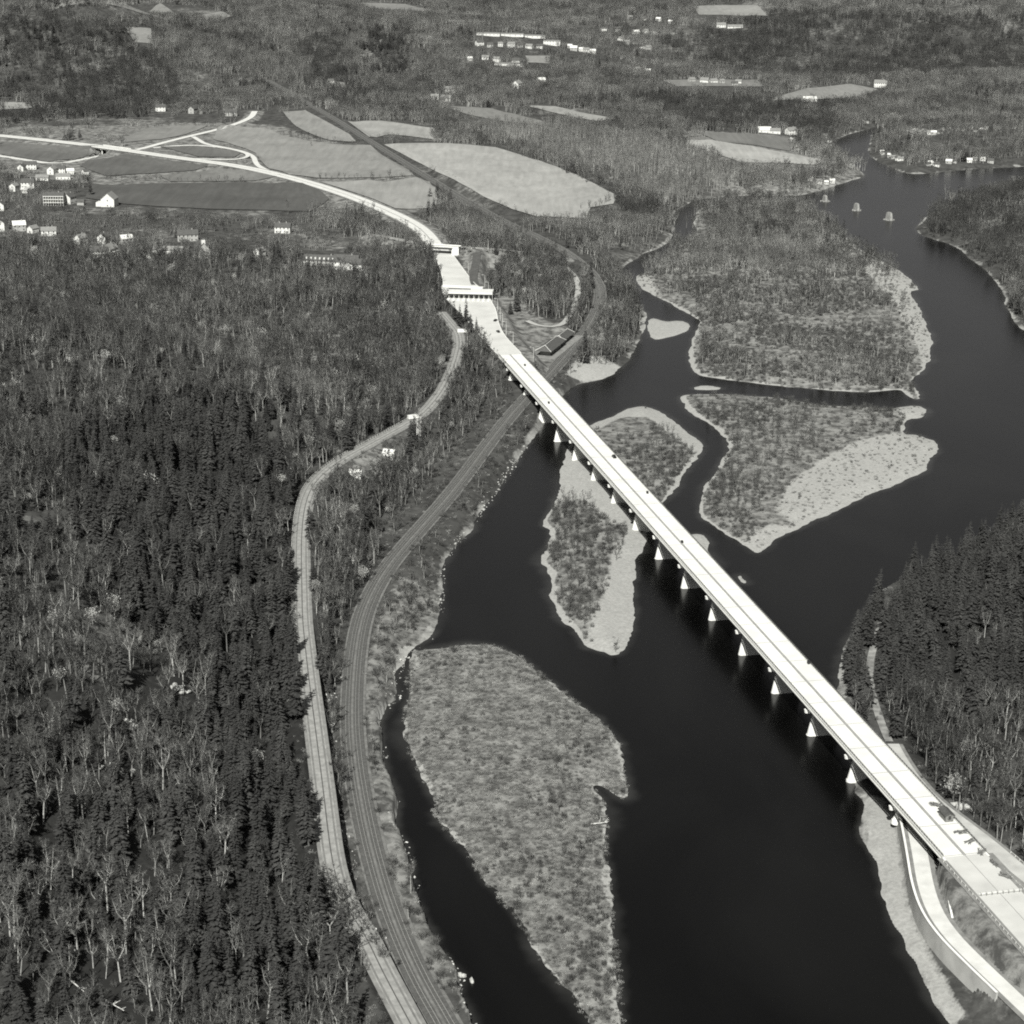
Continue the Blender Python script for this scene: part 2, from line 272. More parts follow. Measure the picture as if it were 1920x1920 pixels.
def ground_mat():
    m = bpy.data.materials.new('ground_cover'); m.use_nodes = True; N = m.node_tree.nodes; L = m.node_tree.links; b = N['Principled BSDF']
    b.inputs['Roughness'].default_value = .95; b.inputs['Specular IOR Level'].default_value = .1
    geo = N.new('ShaderNodeNewGeometry'); at = N.new('ShaderNodeAttribute'); at.attribute_name = 'cover'
    sp = N.new('ShaderNodeSeparateColor'); L.new(at.outputs['Color'], sp.inputs['Color'])
    def noise(s, d=5):
        n = N.new('ShaderNodeTexNoise'); n.inputs['Scale'].default_value = s; n.inputs['Detail'].default_value = d; n.inputs['Roughness'].default_value = .7; L.new(geo.outputs['Position'], n.inputs['Vector']); return n
    def ramp(n, a, c, p0=.32, p1=.68):
        r = N.new('ShaderNodeValToRGB'); r.color_ramp.elements[0].color = grey(a); r.color_ramp.elements[1].color = grey(c); r.color_ramp.elements[0].position = p0; r.color_ramp.elements[1].position = p1
        L.new(n.outputs['Fac'], r.inputs['Fac']); return r.outputs['Color']
    nf, ng, ns = noise(.09, 8), noise(.13, 10), noise(.6, 8)
    litter = ramp(nf, .022, .075); duff = ramp(ng, .012, .028); grass = ramp(ng, .055, .20, .4, .6); sand = ramp(ns, .20, .31)
    def edge(out, n):           # uneven borders between covers
        a = N.new('ShaderNodeMath'); a.operation = 'MULTIPLY_ADD'; a.inputs[1].default_value = .7; a.inputs[2].default_value = -.35; L.new(n.outputs['Fac'], a.inputs[0])
        s = N.new('ShaderNodeMath'); s.operation = 'ADD'; L.new(out, s.inputs[0]); L.new(a.outputs[0], s.inputs[1])
        r = N.new('ShaderNodeMapRange'); r.inputs['From Min'].default_value = .38; r.inputs['From Max'].default_value = .62; L.new(s.outputs[0], r.inputs['Value']); return r.outputs['Result']
    def mix(f, a, c):
        x = N.new('ShaderNodeMix'); x.data_type = 'RGBA'; L.new(f, x.inputs[0]); L.new(a, x.inputs[6]); L.new(c, x.inputs[7]); return x.outputs[2]
    c0 = mix(edge(sp.outputs['Blue'], ng), litter, duff); c1 = mix(edge(sp.outputs['Green'], ng), c0, grass); c2 = mix(edge(sp.outputs['Red'], ng), c1, sand)
    L.new(c2, b.inputs['Base Color'])
    bp = N.new('ShaderNodeBump'); bp.inputs['Strength'].default_value = .6; bp.inputs['Distance'].default_value = .5; L.new(ng.outputs['Fac'], bp.inputs['Height']); L.new(bp.outputs['Normal'], b.inputs['Normal'])
    return m
M_GROUND = ground_mat()
def field_mat(name, v, ang):
    m = bpy.data.materials.new(name); m.use_nodes = True; N = m.node_tree.nodes; L = m.node_tree.links; b = N['Principled BSDF']; b.inputs['Roughness'].default_value = .95; b.inputs['Specular IOR Level'].default_value = .1
    geo = N.new('ShaderNodeNewGeometry'); mp = N.new('ShaderNodeMapping'); mp.inputs['Rotation'].default_value = (0, 0, ang); mp.inputs['Scale'].default_value = (.16, .012, 1)
    L.new(geo.outputs['Position'], mp.inputs['Vector'])
    n1 = N.new('ShaderNodeTexNoise'); n1.inputs['Scale'].default_value = 1; n1.inputs['Detail'].default_value = 4; L.new(mp.outputs[0], n1.inputs['Vector'])
    n2 = N.new('ShaderNodeTexNoise'); n2.inputs['Scale'].default_value = .02; n2.inputs['Detail'].default_value = 8; n2.inputs['Roughness'].default_value = .6; L.new(geo.outputs['Position'], n2.inputs['Vector'])
    a = N.new('ShaderNodeMath'); a.operation = 'MULTIPLY_ADD'; a.inputs[1].default_value = .5; L.new(n1.outputs['Fac'], a.inputs[0])
    h = N.new('ShaderNodeMath'); h.operation = 'MULTIPLY'; h.inputs[1].default_value = .5; L.new(n2.outputs['Fac'], h.inputs[0]); L.new(h.outputs[0], a.inputs[2])
    r = N.new('ShaderNodeValToRGB'); r.color_ramp.elements[0].position = .35; r.color_ramp.elements[1].position = .65; r.color_ramp.elements[0].color = grey(v * .82); r.color_ramp.elements[1].color = grey(v * 1.18)
    L.new(a.outputs[0], r.inputs['Fac']); L.new(r.outputs['Color'], b.inputs['Base Color']); return m
def water_mat():
    m = bpy.data.materials.new('river_water'); m.use_nodes = True; N = m.node_tree.nodes; L = m.node_tree.links; b = N['Principled BSDF']
    b.inputs['Base Color'].default_value = grey(.004); b.inputs['Roughness'].default_value = .24; b.inputs['IOR'].default_value = 1.33
    geo = N.new('ShaderNodeNewGeometry'); n1 = N.new('ShaderNodeTexNoise'); n1.inputs['Scale'].default_value = .35; n1.inputs['Detail'].default_value = 6
    n2 = N.new('ShaderNodeTexNoise'); n2.inputs['Scale'].default_value = .012; n2.inputs['Detail'].default_value = 4; n2.inputs['Distortion'].default_value = 1.2
    for n in (n1, n2): L.new(geo.outputs['Position'], n.inputs['Vector'])
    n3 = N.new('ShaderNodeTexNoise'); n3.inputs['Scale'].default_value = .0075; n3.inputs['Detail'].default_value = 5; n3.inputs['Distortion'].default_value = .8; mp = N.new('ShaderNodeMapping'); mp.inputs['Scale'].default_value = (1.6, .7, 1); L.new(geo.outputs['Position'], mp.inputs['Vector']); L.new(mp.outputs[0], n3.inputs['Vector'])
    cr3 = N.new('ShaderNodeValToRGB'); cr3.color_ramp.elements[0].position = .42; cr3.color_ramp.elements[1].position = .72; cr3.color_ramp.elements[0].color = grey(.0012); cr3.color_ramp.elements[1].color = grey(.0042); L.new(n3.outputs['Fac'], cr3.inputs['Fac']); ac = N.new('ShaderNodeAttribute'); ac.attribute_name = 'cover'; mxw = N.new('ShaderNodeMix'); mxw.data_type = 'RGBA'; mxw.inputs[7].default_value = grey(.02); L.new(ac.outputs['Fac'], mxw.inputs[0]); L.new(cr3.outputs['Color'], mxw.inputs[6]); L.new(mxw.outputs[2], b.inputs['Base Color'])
    mr = N.new('ShaderNodeMapRange'); mr.inputs['From Min'].default_value = .35; mr.inputs['From Max'].default_value = .7; mr.inputs['To Min'].default_value = .02; mr.inputs['To Max'].default_value = .16; L.new(n2.outputs['Fac'], mr.inputs['Value'])
    bp = N.new('ShaderNodeBump'); bp.inputs['Distance'].default_value = .08; L.new(mr.outputs['Result'], bp.inputs['Strength']); L.new(n1.outputs['Fac'], bp.inputs['Height']); L.new(bp.outputs['Normal'], b.inputs['Normal'])
    return m
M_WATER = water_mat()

# ------------------------------------------------------------------ builders
class MB:
    def __init__(self): self.v = []; self.f = []
    def add(self, V, Fs):
        o = len(self.v); self.v += [tuple(map(float, p)) for p in V]; self.f += [tuple(i + o for i in f) for f in Fs]; return self
    def box(self, c, s, rz=0.0, top=1.0):
        cx, cy_, cz = c; hx, hy, hz = s[0] / 2, s[1] / 2, s[2] / 2; ca, sa = math.cos(rz), math.sin(rz); V = []
        for zz, k in ((-hz, 1), (hz, top)):
            for a, b in ((-1, -1), (1, -1), (1, 1), (-1, 1)):
                X, Y = a * hx * k, b * hy * k; V.append((cx + X * ca - Y * sa, cy_ + X * sa + Y * ca, cz + zz))
        return self.add(V, [(3, 2, 1, 0), (4, 5, 6, 7), (0, 1, 5, 4), (1, 2, 6, 5), (2, 3, 7, 6), (3, 0, 4, 7)])
    def tube(self, a, b, ra, rb=None, n=6, cap=True):
        a, b = Vector(a), Vector(b); rb = ra if rb is None else rb; d = (b - a).normalized(); q = d.to_track_quat('Z', 'Y'); V = []
        for p, r in ((a, ra), (b, rb)):
            for i in range(n): V.append(p + q @ Vector((r * math.cos(2 * math.pi * i / n), r * math.sin(2 * math.pi * i / n), 0)))
        Fs = [(i, (i + 1) % n, n + (i + 1) % n, n + i) for i in range(n)]
        if cap: Fs += [tuple(range(n - 1, -1, -1)), tuple(range(n, 2 * n))]
        return self.add(V, Fs)
    def prism(self, P, z0, z1, top=None):
        n = len(P); T = P if top is None else top
        V = [(p[0], p[1], z0) for p in P] + [(p[0], p[1], z1) for p in T]
        return self.add(V, [tuple(range(n - 1, -1, -1)), tuple(range(n, 2 * n))] + [(i, (i + 1) % n, n + (i + 1) % n, n + i) for i in range(n)])
    def strip(self, A, B, close=False):
        n = len(A); V = list(A) + list(B); m = n if close else n - 1
        return self.add(V, [(i, (i + 1) % n, n + (i + 1) % n, n + i) for i in range(m)])
    def build(self, name, m, parent=None, loc=None, rz=0.0, smooth_=False):
        me = bpy.data.meshes.new(name); me.from_pydata(self.v, [], self.f); me.update()
        o = bpy.data.objects.new(name, me)
        for x in (m if isinstance(m, (list, tuple)) else [m]): me.materials.append(x)
        COL.objects.link(o)
        if parent is not None: o.parent = parent
        if loc is not None: o.location = loc; o.rotation_euler = (0, 0, rz)
        if smooth_: me.polygons.foreach_set('use_smooth', [True] * len(me.polygons))
        return o
def tag(o, label=None, cat=None, group=None, kind=None):
    if label: o['label'] = label
    if cat: o['category'] = cat
    if group: o['group'] = group
    if kind: o['kind'] = kind
    return o
def thing(name, label, cat, loc=(0, 0, 0), rz=0.0, group=None):
    o = bpy.data.objects.new(name, None); o.empty_display_size = .5; COL.objects.link(o); o.location = loc; o.rotation_euler = (0, 0, rz); return tag(o, label, cat, group)
def copy_tree(o, parent=None):
    c = o.copy(); COL.objects.link(c); c.parent = parent
    for ch in o.children: copy_tree(ch, c)
    return c
def offset(P, d):
    P = np.asarray(P)[:, :2]; t = np.gradient(P, axis=0); t /= np.linalg.norm(t, axis=1, keepdims=True) + 1e-9
    return P + np.stack([-t[:, 1], t[:, 0]], 1) * d          # left of the way of travel
def along(P, step):
    P = np.asarray(P, float); s = np.concatenate([[0], np.cumsum(np.linalg.norm(np.diff(P[:, :2], axis=0), axis=1))]); q = np.arange(0, s[-1], step)
    return np.column_stack([np.interp(q, s, P[:, i]) for i in range(P.shape[1])])
def ribbon(name, P, w0, m, lift, thick=0.0, kind='structure', w1=None, parent=None):
    P = along(P, 6.0); w1 = w0 if w1 is None else w1
    A = offset(P, w0); B = offset(P, -w1); mb = MB(); z = P[:, 2] + lift
    A3 = np.column_stack([A, z]); B3 = np.column_stack([B, z]); mb.strip(B3, A3)
    if thick:
        lo = np.array([0, 0, thick]); mb.strip(A3, A3 - lo); mb.strip(B3 - lo, B3)
    o = mb.build(name, m, parent); 
    if kind: o['kind'] = kind
    return o

# ================================================================== SETTING
SAND = [('w', [(1110,1235),(1150,1236),(1180,1218),(1190,1140),(1196,1070),(1215,1010),(1180,985),(1150,1040),(1135,1110),(1105,1185)]), ('w', [(1050,868),(1062,842),(1085,845),(1120,900),(1160,950),(1200,990),(1150,985),(1090,940),(1045,940)]),
 ('w', [(1098,797),(1177,764),(1228,766),(1324,832),(1302,846),(1262,822),(1215,784),(1160,786),(1112,812)]), ('w', [(1500,990),(1455,960),(1480,910),(1545,862),(1610,828),(1690,812),(1762,828),(1760,866),(1732,892),(1640,932),(1550,970)]), ('w', [(1430,1040),(1470,1010),(1500,985),(1450,985),(1400,1010)]),
 ('w', [(1672,765),(1738,760),(1742,782),(1698,786)]), ('w', [(1285,640),(1300,650),(1305,690),(1330,708),(1315,712),(1285,690)]), ('w', [(1060,716),(1075,698),(1090,682),(1130,678),(1168,688),(1145,708)]), ('w', [(1540,405),(1700,515),(1748,640),(1735,690),(1715,640),(1670,560),(1600,490),(1540,430)]),
 ('w', [(1620,1490),(1650,1500),(1680,1560),(1692,1640),(1700,1700),(1745,1800),(1800,1900),(1780,1930),(1735,1830),(1650,1690),(1625,1600)]), ('w', [(1205,535),(1235,550),(1215,515),(1195,518)]), ('w', [(1255,470),(1275,440),(1262,420),(1285,428),(1290,450)]), ('w', [(1150,1905),(1145,1740),(1165,1760),(1168,1990),(1140,1990)])]
GRASS = [[(923,560),(960,540),(1000,590),(1060,620),(1062,660),(1030,700),(985,690),(940,620)], [(848,478),(930,475),(1000,495),(930,545),(905,540)], [(640,865),(735,865),(745,890),(700,905),(645,895)], [(1756,1620),(1800,1655),(1960,1830),(1960,1900),(1850,1790),(1770,1690)],
 [(740,1240),(770,1225),(820,1170),(830,1100),(760,1080),(715,1180),(690,1300),(720,1400),(770,1640),(850,1830),(800,1830),(740,1640),(700,1400)], [(0,240),(400,232),(520,240),(720,300),(830,390),(740,420),(600,400),(0,330)], [(1490,380),(1640,300),(1560,260),(1240,250),(1300,330)], [(20,960),(100,960),(110,1000),(40,1000)], [(220,1290),(300,1240),(350,1290),(250,1360),(190,1450),(150,1440)]]
SAND_W = [upoly(p, 1.0) for _, p in SAND]; GRASS_W = [upoly(p, 8.0) for p in GRASS]
vx, vy = GX.ravel(), GY.ravel()
red = np.zeros(vx.shape); grn = 0.30 + 0.35 * vnoise(vx, vy, 55.0) - .12 + .25 * (vnoise(vx + 31, vy, 19.0) - .5)
for P in SAND_W: red = np.maximum(red, smooth(-5, 4, sdf(P, vx, vy, 20)))
for P in GRASS_W: grn = np.maximum(grn, .95 * smooth(-12, 6, sdf(P, vx, vy, 30)))
isd = {k: sdf(P, vx, vy, 60) for k, P in ISL_W.items()}
for k, s in isd.items():
    rim = {'A': .3, 'L': -1.0, 'M': 1.0, 'R': .6, 'S': 50, 'T': 50, 'U': 50, 'C': 50}[k]
    red = np.maximum(red, np.where(s > -6, .9 * (1 - smooth(rim, rim + 3, s + 4 * (vnoise(vx, vy, 14.0) - .5))), 0)); grn = np.where(s > 0, np.maximum(grn, {'L': .92}.get(k, .55 + .5 * vnoise(vx, vy, 23.0))), grn)
shore = -sdf(RIVER_W, vx, vy, 30); red = np.maximum(red, np.where((shore > -8) & (shore < 9), .58 * (1 - smooth(1, 6, shore)) * (.35 + .9 * vnoise(vx, vy, 21.0)), 0))
for P, hw in ((HIGHWAY, 14), (CROSS, 8), (LOOP, 7), (RAMPN, 7), (APPR, 16), (OVER, 9), (PRAMP, 7)):
    d, _ = pathdist(P, vx, vy, 40); grn = np.maximum(grn, .95 * (1 - smooth(hw, hw + 10, d)))
CON_D = np.array([(100,860),(330,745),(540,800),(562,950),(556,1250),(592,1500),(642,1800),(610,1930),(370,1930),(430,1620),(380,1380),(250,1160),(150,980)], float)
DUFF = [upoly(CON_D, 35.0), upoly([(1690,1120),(1920,950),(2100,900),(2100,1400),(1760,1420),(1680,1300)], 15.0)]
blu = np.zeros(vx.shape)
for P in DUFF: blu = np.maximum(blu, smooth(-25, 15, sdf(P, vx, vy, 40)))
blu = np.maximum(blu, .62 * smooth(-40, 20, sdf(upoly([(0,1350),(300,1290),(640,1930),(0,1930)], 30.0), vx, vy, 60)))
LIGHTW = upoly([(0,520),(800,530),(830,600),(700,750),(500,765),(300,740),(0,790)], 22.0); grn = grn + .16 * smooth(-30, 20, sdf(LIGHTW, vx, vy, 40)); grn = grn - .25 * blu
COVER = np.column_stack([red, grn, blu, np.ones_like(red)]).astype(np.float32)

nr, nc = GX.shape; ii, jj = np.meshgrid(np.arange(nr - 1), np.arange(nc - 1), indexing='ij')
Q = np.stack([ii * nc + jj, ii * nc + jj + 1, (ii + 1) * nc + jj + 1, (ii + 1) * nc + jj], -1).reshape(-1, 4)
own = np.full(len(Q), -1); keys = list(ISL_W)
for n_, k in enumerate(keys):
    own[(isd[k][Q] > -9).any(1) & (shore[Q] < 0).all(1) & (own < 0)] = n_
def sheet(name, faces):
    u, inv = np.unique(faces, return_inverse=True); F_ = inv.reshape(-1, 4)
    me = bpy.data.meshes.new(name); me.vertices.add(len(u)); me.vertices.foreach_set('co', np.column_stack([vx[u], vy[u], GZ.ravel()[u]]).astype(np.float32).ravel())
    me.loops.add(F_.size); me.loops.foreach_set('vertex_index', F_.astype(np.int32).ravel()); me.polygons.add(len(F_)); me.polygons.foreach_set('loop_start', (np.arange(len(F_)) * 4).astype(np.int32))
    me.update(calc_edges=True); a = me.color_attributes.new('cover', 'FLOAT_COLOR', 'POINT'); a.data.foreach_set('color', COVER[u].ravel())
    me.polygons.foreach_set('use_smooth', np.ones(len(F_), bool)); me.materials.append(M_GROUND)
    o = bpy.data.objects.new(name, me); COL.objects.link(o); o['kind'] = 'structure'; return o
sheet('ground', Q[own < 0])
INAME = {'A': 'wooded_island', 'L': 'grassy_island', 'M': 'island', 'R': 'gravel_island', 'S': 'gravel_bar', 'T': 'gravel_bar', 'U': 'gravel_bar', 'C': 'gravel_bar'}
for n_, k in enumerate(keys):
    if (own == n_).any(): sheet(INAME[k], Q[own == n_])
wet = (GZ.ravel()[Q] < .6).any(1) & (vy[Q].max(1) < 3700) & (vy[Q].min(1) > -900) & (np.abs(vx[Q]).max(1) < 4000)
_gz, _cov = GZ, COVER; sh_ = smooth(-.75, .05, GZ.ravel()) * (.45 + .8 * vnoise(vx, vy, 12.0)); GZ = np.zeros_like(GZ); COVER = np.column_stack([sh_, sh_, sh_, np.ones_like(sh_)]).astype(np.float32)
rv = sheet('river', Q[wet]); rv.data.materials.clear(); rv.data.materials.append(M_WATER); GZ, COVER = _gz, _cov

# ------------------------------------------------------------------ fields
FIELDS = [(.215, .5, [(720,272),(813,269),(930,277),(973,290),(1020,305),(1090,333),(1157,367),(1150,383),(1107,390),(1100,410),(1007,407),(960,393),(907,370),(827,327),(750,287)]),
 (.165, .2, [(410,238),(440,236),(505,242),(530,255),(620,271),(695,273),(717,292),(767,320),(775,330),(705,334),(592,334),(542,328),(500,314),(487,300),(480,288),(450,276),(400,262)]),
 (.185, .8, [(597,341),(692,338),(717,342),(805,341),(822,360),(817,390),(742,392),(700,374),(640,354)]),
 (.062, 1.4, [(170,346),(463,342),(567,344),(600,358),(617,373),(583,397),(400,393),(227,383),(160,372)]),
 (.085, 1.3, [(0,266),(130,276),(200,284),(140,300),(90,304),(0,289)]), (.075, 1.2, [(165,301),(235,289),(330,303),(390,312),(300,325),(200,331),(150,312)]), (.115, 1.3, [(300,330),(400,316),(470,322),(520,332),(470,340),(320,341)]),
 (.09, .3, [(300,276),(335,275),(380,275),(440,283),(458,289),(440,295),(370,294)]), (.14, .3, [(230,268),(300,262),(350,252),(390,236),(330,236),(280,240),(235,258)]),
 (.165, .4, [(530,210),(572,207),(655,252),(668,266),(620,264),(556,238)]), (.20, .4, [(652,228),(715,227),(822,241),(812,262),(730,253),(692,258)]), (.13, .4, [(817,198),(923,204),(1000,223),(1047,237),(973,231),(873,214)]), (.19, .4, [(983,198),(1040,200),(1160,223),(1123,228),(1023,208)]),
 (.23, .7, [(1260,263),(1333,263),(1440,281),(1543,300),(1533,310),(1390,306),(1325,283)]), (.11, .7, [(1307,248),(1447,254),(1500,264),(1480,284),(1347,266)]), (.13, .5, [(1240,151),(1420,150),(1432,163),(1270,163)]), (.15, .5, [(1513,166),(1593,158),(1647,168),(1613,182),(1513,187),(1440,189)]),
 (.15, .2, [(90,24),(300,6),(417,22),(433,31),(267,26)]), (.17, .2, [(233,51),(283,54),(287,83),(253,80)]), (.18, .2, [(0,192),(50,193),(62,203),(0,207)]), (.14, .2, [(660,6),(760,8),(820,22),(700,20)]), (.16, .2, [(1300,12),(1420,10),(1440,30),(1310,28)]), (.15, .2, [(985,105),(1030,105),(1030,120),(990,118)])]
FIELD_PX = [np.array(p, float) for _, _, p in FIELDS]
def drape(name, poly_xy, m, lift, step):
    bm = bmesh.new(); P = np.asarray(poly_xy)
    vs = [bm.verts.new((p[0], p[1], 0)) for p in P]
    bmesh.ops.triangulate(bm, faces=[bm.faces.new(vs)])
    mn, mx = P.min(0), P.max(0)
    for ax in (0, 1):
        for q in np.arange(mn[ax] + step, mx[ax], step):
            nrm = (1, 0, 0) if ax == 0 else (0, 1, 0); co = (q, 0, 0) if ax == 0 else (0, q, 0)
            bmesh.ops.bisect_plane(bm, geom=bm.verts[:] + bm.edges[:] + bm.faces[:], plane_co=co, plane_no=nrm)
    A = np.array([v.co[:2] for v in bm.verts]); Z = TZ(A[:, 0], A[:, 1]) + lift
    for v, z in zip(bm.verts, Z): v.co.z = z
    bmesh.ops.recalc_face_normals(bm, faces=bm.faces[:])
    me = bpy.data.meshes.new(name); bm.to_mesh(me); bm.free()
    if len(me.polygons) and me.polygons[0].normal.z < 0: me.flip_normals()
    me.materials.append(m); o = bpy.data.objects.new(name, me); COL.objects.link(o); o['kind'] = 'structure'; return o
for n_, (v, a, p) in enumerate(FIELDS):
    q = np.array(p, float); w3 = land(q[:, 0], q[:, 1]); size = np.ptp(w3[:, :2], axis=0).max()
    drape('field', w3[:, :2], field_mat('field_soil_%02d' % n_, v * 1.08, a), .75, max(7, size / 60))

# ------------------------------------------------------------------ roads and railway
hw = ribbon('highway', HIGHWAY, 8.0, M_CONC, .10, .5); ribbon('highway_shoulder', HIGHWAY, 10.5, M_SHOULD, -.02)
ribbon('median_line', HIGHWAY, .6, M_JOINT, .125)
mb = MB(); mb.strip(np.column_stack([PLZ_R, np.full(len(PLZ_R), HZ + .08)]), np.column_stack([PLZ_L, np.full(len(PLZ_L), HZ + .08)])); tag(mb.build('toll_plaza_pavement', mat('plaza_concrete', .38, .47, .06, .8, detail=6)), kind='structure')
for nm, E_, sgn in (('kerb', PLZ_L, 1), ('kerb', PLZ_R, -1)):
    a = E_; b_ = offset(E_, .5 * sgn); z0, z1 = HZ - .3, HZ + .24; mb = MB()
    A, B = np.column_stack([a, np.full(len(a), z1)]), np.column_stack([b_, np.full(len(a), z1)]); dz = np.array([0, 0, z1 - z0])
    mb.strip(A, B); mb.strip(A - dz, A); mb.strip(B, B - dz); tag(mb.build(nm, M_CONC2), kind='structure')
ribbon('old_road', OLDROAD, 3.4, M_OLDROAD, .06, .3); ribbon('road_shoulder', OLDROAD, 4.7, M_SHOULD, -.06); ribbon('road_centre_joint', OLDROAD, .22, M_ASPH, .075); 
for dd in (-2.6, 2.4):
    ribbon('road_wear_track', np.column_stack([offset(along(OLDROAD, 6), dd), along(OLDROAD, 6)[:, 2]]), .35, mat('tyre_wear', .11, .16, .3, .9), .07)
_pj = np.column_stack(proj(NJROAD[:, 0], NJROAD[:, 1], NJROAD[:, 2])); NJH = int(np.argmax(_pj[:, 1] > 1392)); ribbon('river_track', NJROAD[8:NJH + 1], 1.7, mat('dirt_track', .12, .26, .25, .95), .04); ribbon('river_road', NJROAD[NJH:], 3.6, mat('river_road_concrete', .30, .40, .2, .85), .06, .3); ribbon('river_road_shoulder', NJROAD[NJH:], 5.2, M_SHOULD, -.04); ribbon('ramp_road', RAMP, 2.9, mat('ramp_concrete', .42, .52, .2, .85), .06, .3); ribbon('ramp_shoulder', RAMP, 4.7, M_SHOULD, -.06)
ribbon('approach_road', APPR, DW / 2 - .6, mat('approach_concrete', .36, .45, .1, .8, detail=6), .06, .3); ribbon('approach_shoulder', APPR, DW / 2 + 2.2, M_SHOULD, -.08); ribbon('approach_joint', APPR, .15, M_JOINT, .075)
ribbon('crossing_road', CROSS, 4.2, M_CONC, .06, .3); ribbon('loop_ramp', LOOP, 2.6, M_CONC, .05, .3); ribbon('exit_ramp', RAMPN, 3.0, M_CONC, .07, .3); ribbon('plaza_ramp', PRAMP, 3.6, M_ASPH, .06, .3); ribbon('station_lane', CREEKROAD, 2.4, mat('gravel_lane', .24, .32, .5, .95), .05)
ribbon('railway_bed', RAIL, 4.5, M_BALL, .05, .4); 
for dd, ww_ in ((5.2, .6), (0.0, .45), (-5.0, .4)): ribbon('bed_path', np.column_stack([offset(along(RAIL, 6), dd), along(RAIL, 6)[:, 2]]), ww_, mat('cinder_path', .09, .15, .3, .95), .09 if dd == 0 else -.02)
for c_, lb in ((-2.1, 'railway track on the river side of the dark ballast bed'), (2.1, 'railway track on the hill side of the dark ballast bed')):
    t = thing('railway_track', lb, 'railway track', tuple(RAIL[60]), 0, 'parallel railway tracks'); R6 = along(RAIL[40:], 4)
    ctr = np.column_stack([offset(R6, c_), R6[:, 2]]) - np.array(RAIL[60])
    for g in (-.72, .72):
        a = offset(ctr, g - .06); b_ = offset(ctr, g + .06); z = ctr[:, 2]; mb = MB()
        A, B = np.column_stack([a, z + .36]), np.column_stack([b_, z + .36]); dn = np.array([0, 0, .17]); mb.strip(A, B); mb.strip(A - dn, A); mb.strip(B, B - dn); mb.build('rail', M_RAIL, t)
    sl = MB(); near = along(RAIL[70:], 1.4); off2 = np.column_stack([offset(near, c_), near[:, 2]]) - np.array(RAIL[60]); tg = np.gradient(near[:, :2], axis=0)
    for p, tt in zip(off2, tg): sl.box((p[0], p[1], p[2] + .12), (.26, 2.5, .16), math.atan2(tt[1], tt[0]))
    tag(sl.build('sleepers', mat('sleeper_wood', .05, .08, 1.0, .9), t), kind='stuff')

# ------------------------------------------------------------------ the highway bridge
br = thing('highway_bridge', 'long white concrete highway bridge on tapered piers crossing the river', 'bridge', (BX, BY, 0))
def bl(k, off, z): p = bpt(k, off); return (p[0] - BX, p[1] - BY, z)
ks = np.linspace(K0, K1, 120)
def bar(o0, o1, z0, z1, k0=K0, k1=K1, n=60):
    """a beam along the bridge: cross-section o0..o1 across, z0..z1 above the deck"""
    mb = MB(); kk = np.linspace(k0, k1, n); a = np.array([bl(k, o0, deckz(k) + z0) for k in kk]); b_ = np.array([bl(k, o1, deckz(k) + z0) for k in kk]); up = np.array([0, 0, z1 - z0])
    mb.strip(b_ + up, a + up); mb.strip(a, b_); mb.strip(a + up, a); mb.strip(b_, b_ + up)
    mb.add([a[0], b_[0], b_[0] + up, a[0] + up], [(0, 1, 2, 3)]); mb.add([a[-1], b_[-1], b_[-1] + up, a[-1] + up], [(3, 2, 1, 0)]); return mb
bar(0, DW, -.35, 0).build('deck', M_DECK, br)
bar(DW / 2 - .55, DW / 2 + .55, .003, .16).build('median', M_MEDIAN, br)
bar(-.02, .55, .003, .3).build('kerb', mat('kerb_concrete', .45, .55, .3, .8), br); bar(DW - .55, DW + .02, .003, .3).build('kerb', MATS['kerb_concrete'], br)
for o_ in (1.1, 6.1, 11.3, 16.3): bar(o_ - .3, o_ + .3, -2.5, -.353).build('girder', M_STEEL, br)
for o_ in (.28, DW - .28):
    mb = MB()
    for z_ in (.62, 1.05):
        b2 = bar(o_ - .07, o_ + .07, z_, z_ + .13, n=80); mb.add(b2.v, b2.f)
    for k in np.arange(K0 + .02, K1, 2.2 / S_):
        p = bl(k, o_, deckz(k) + .74); mb.box(p, (.2, .22, .9), math.pi / 2 - BANG)
    mb.build('railing', mat('grey_railing', .07, .10, .5, .5), br)
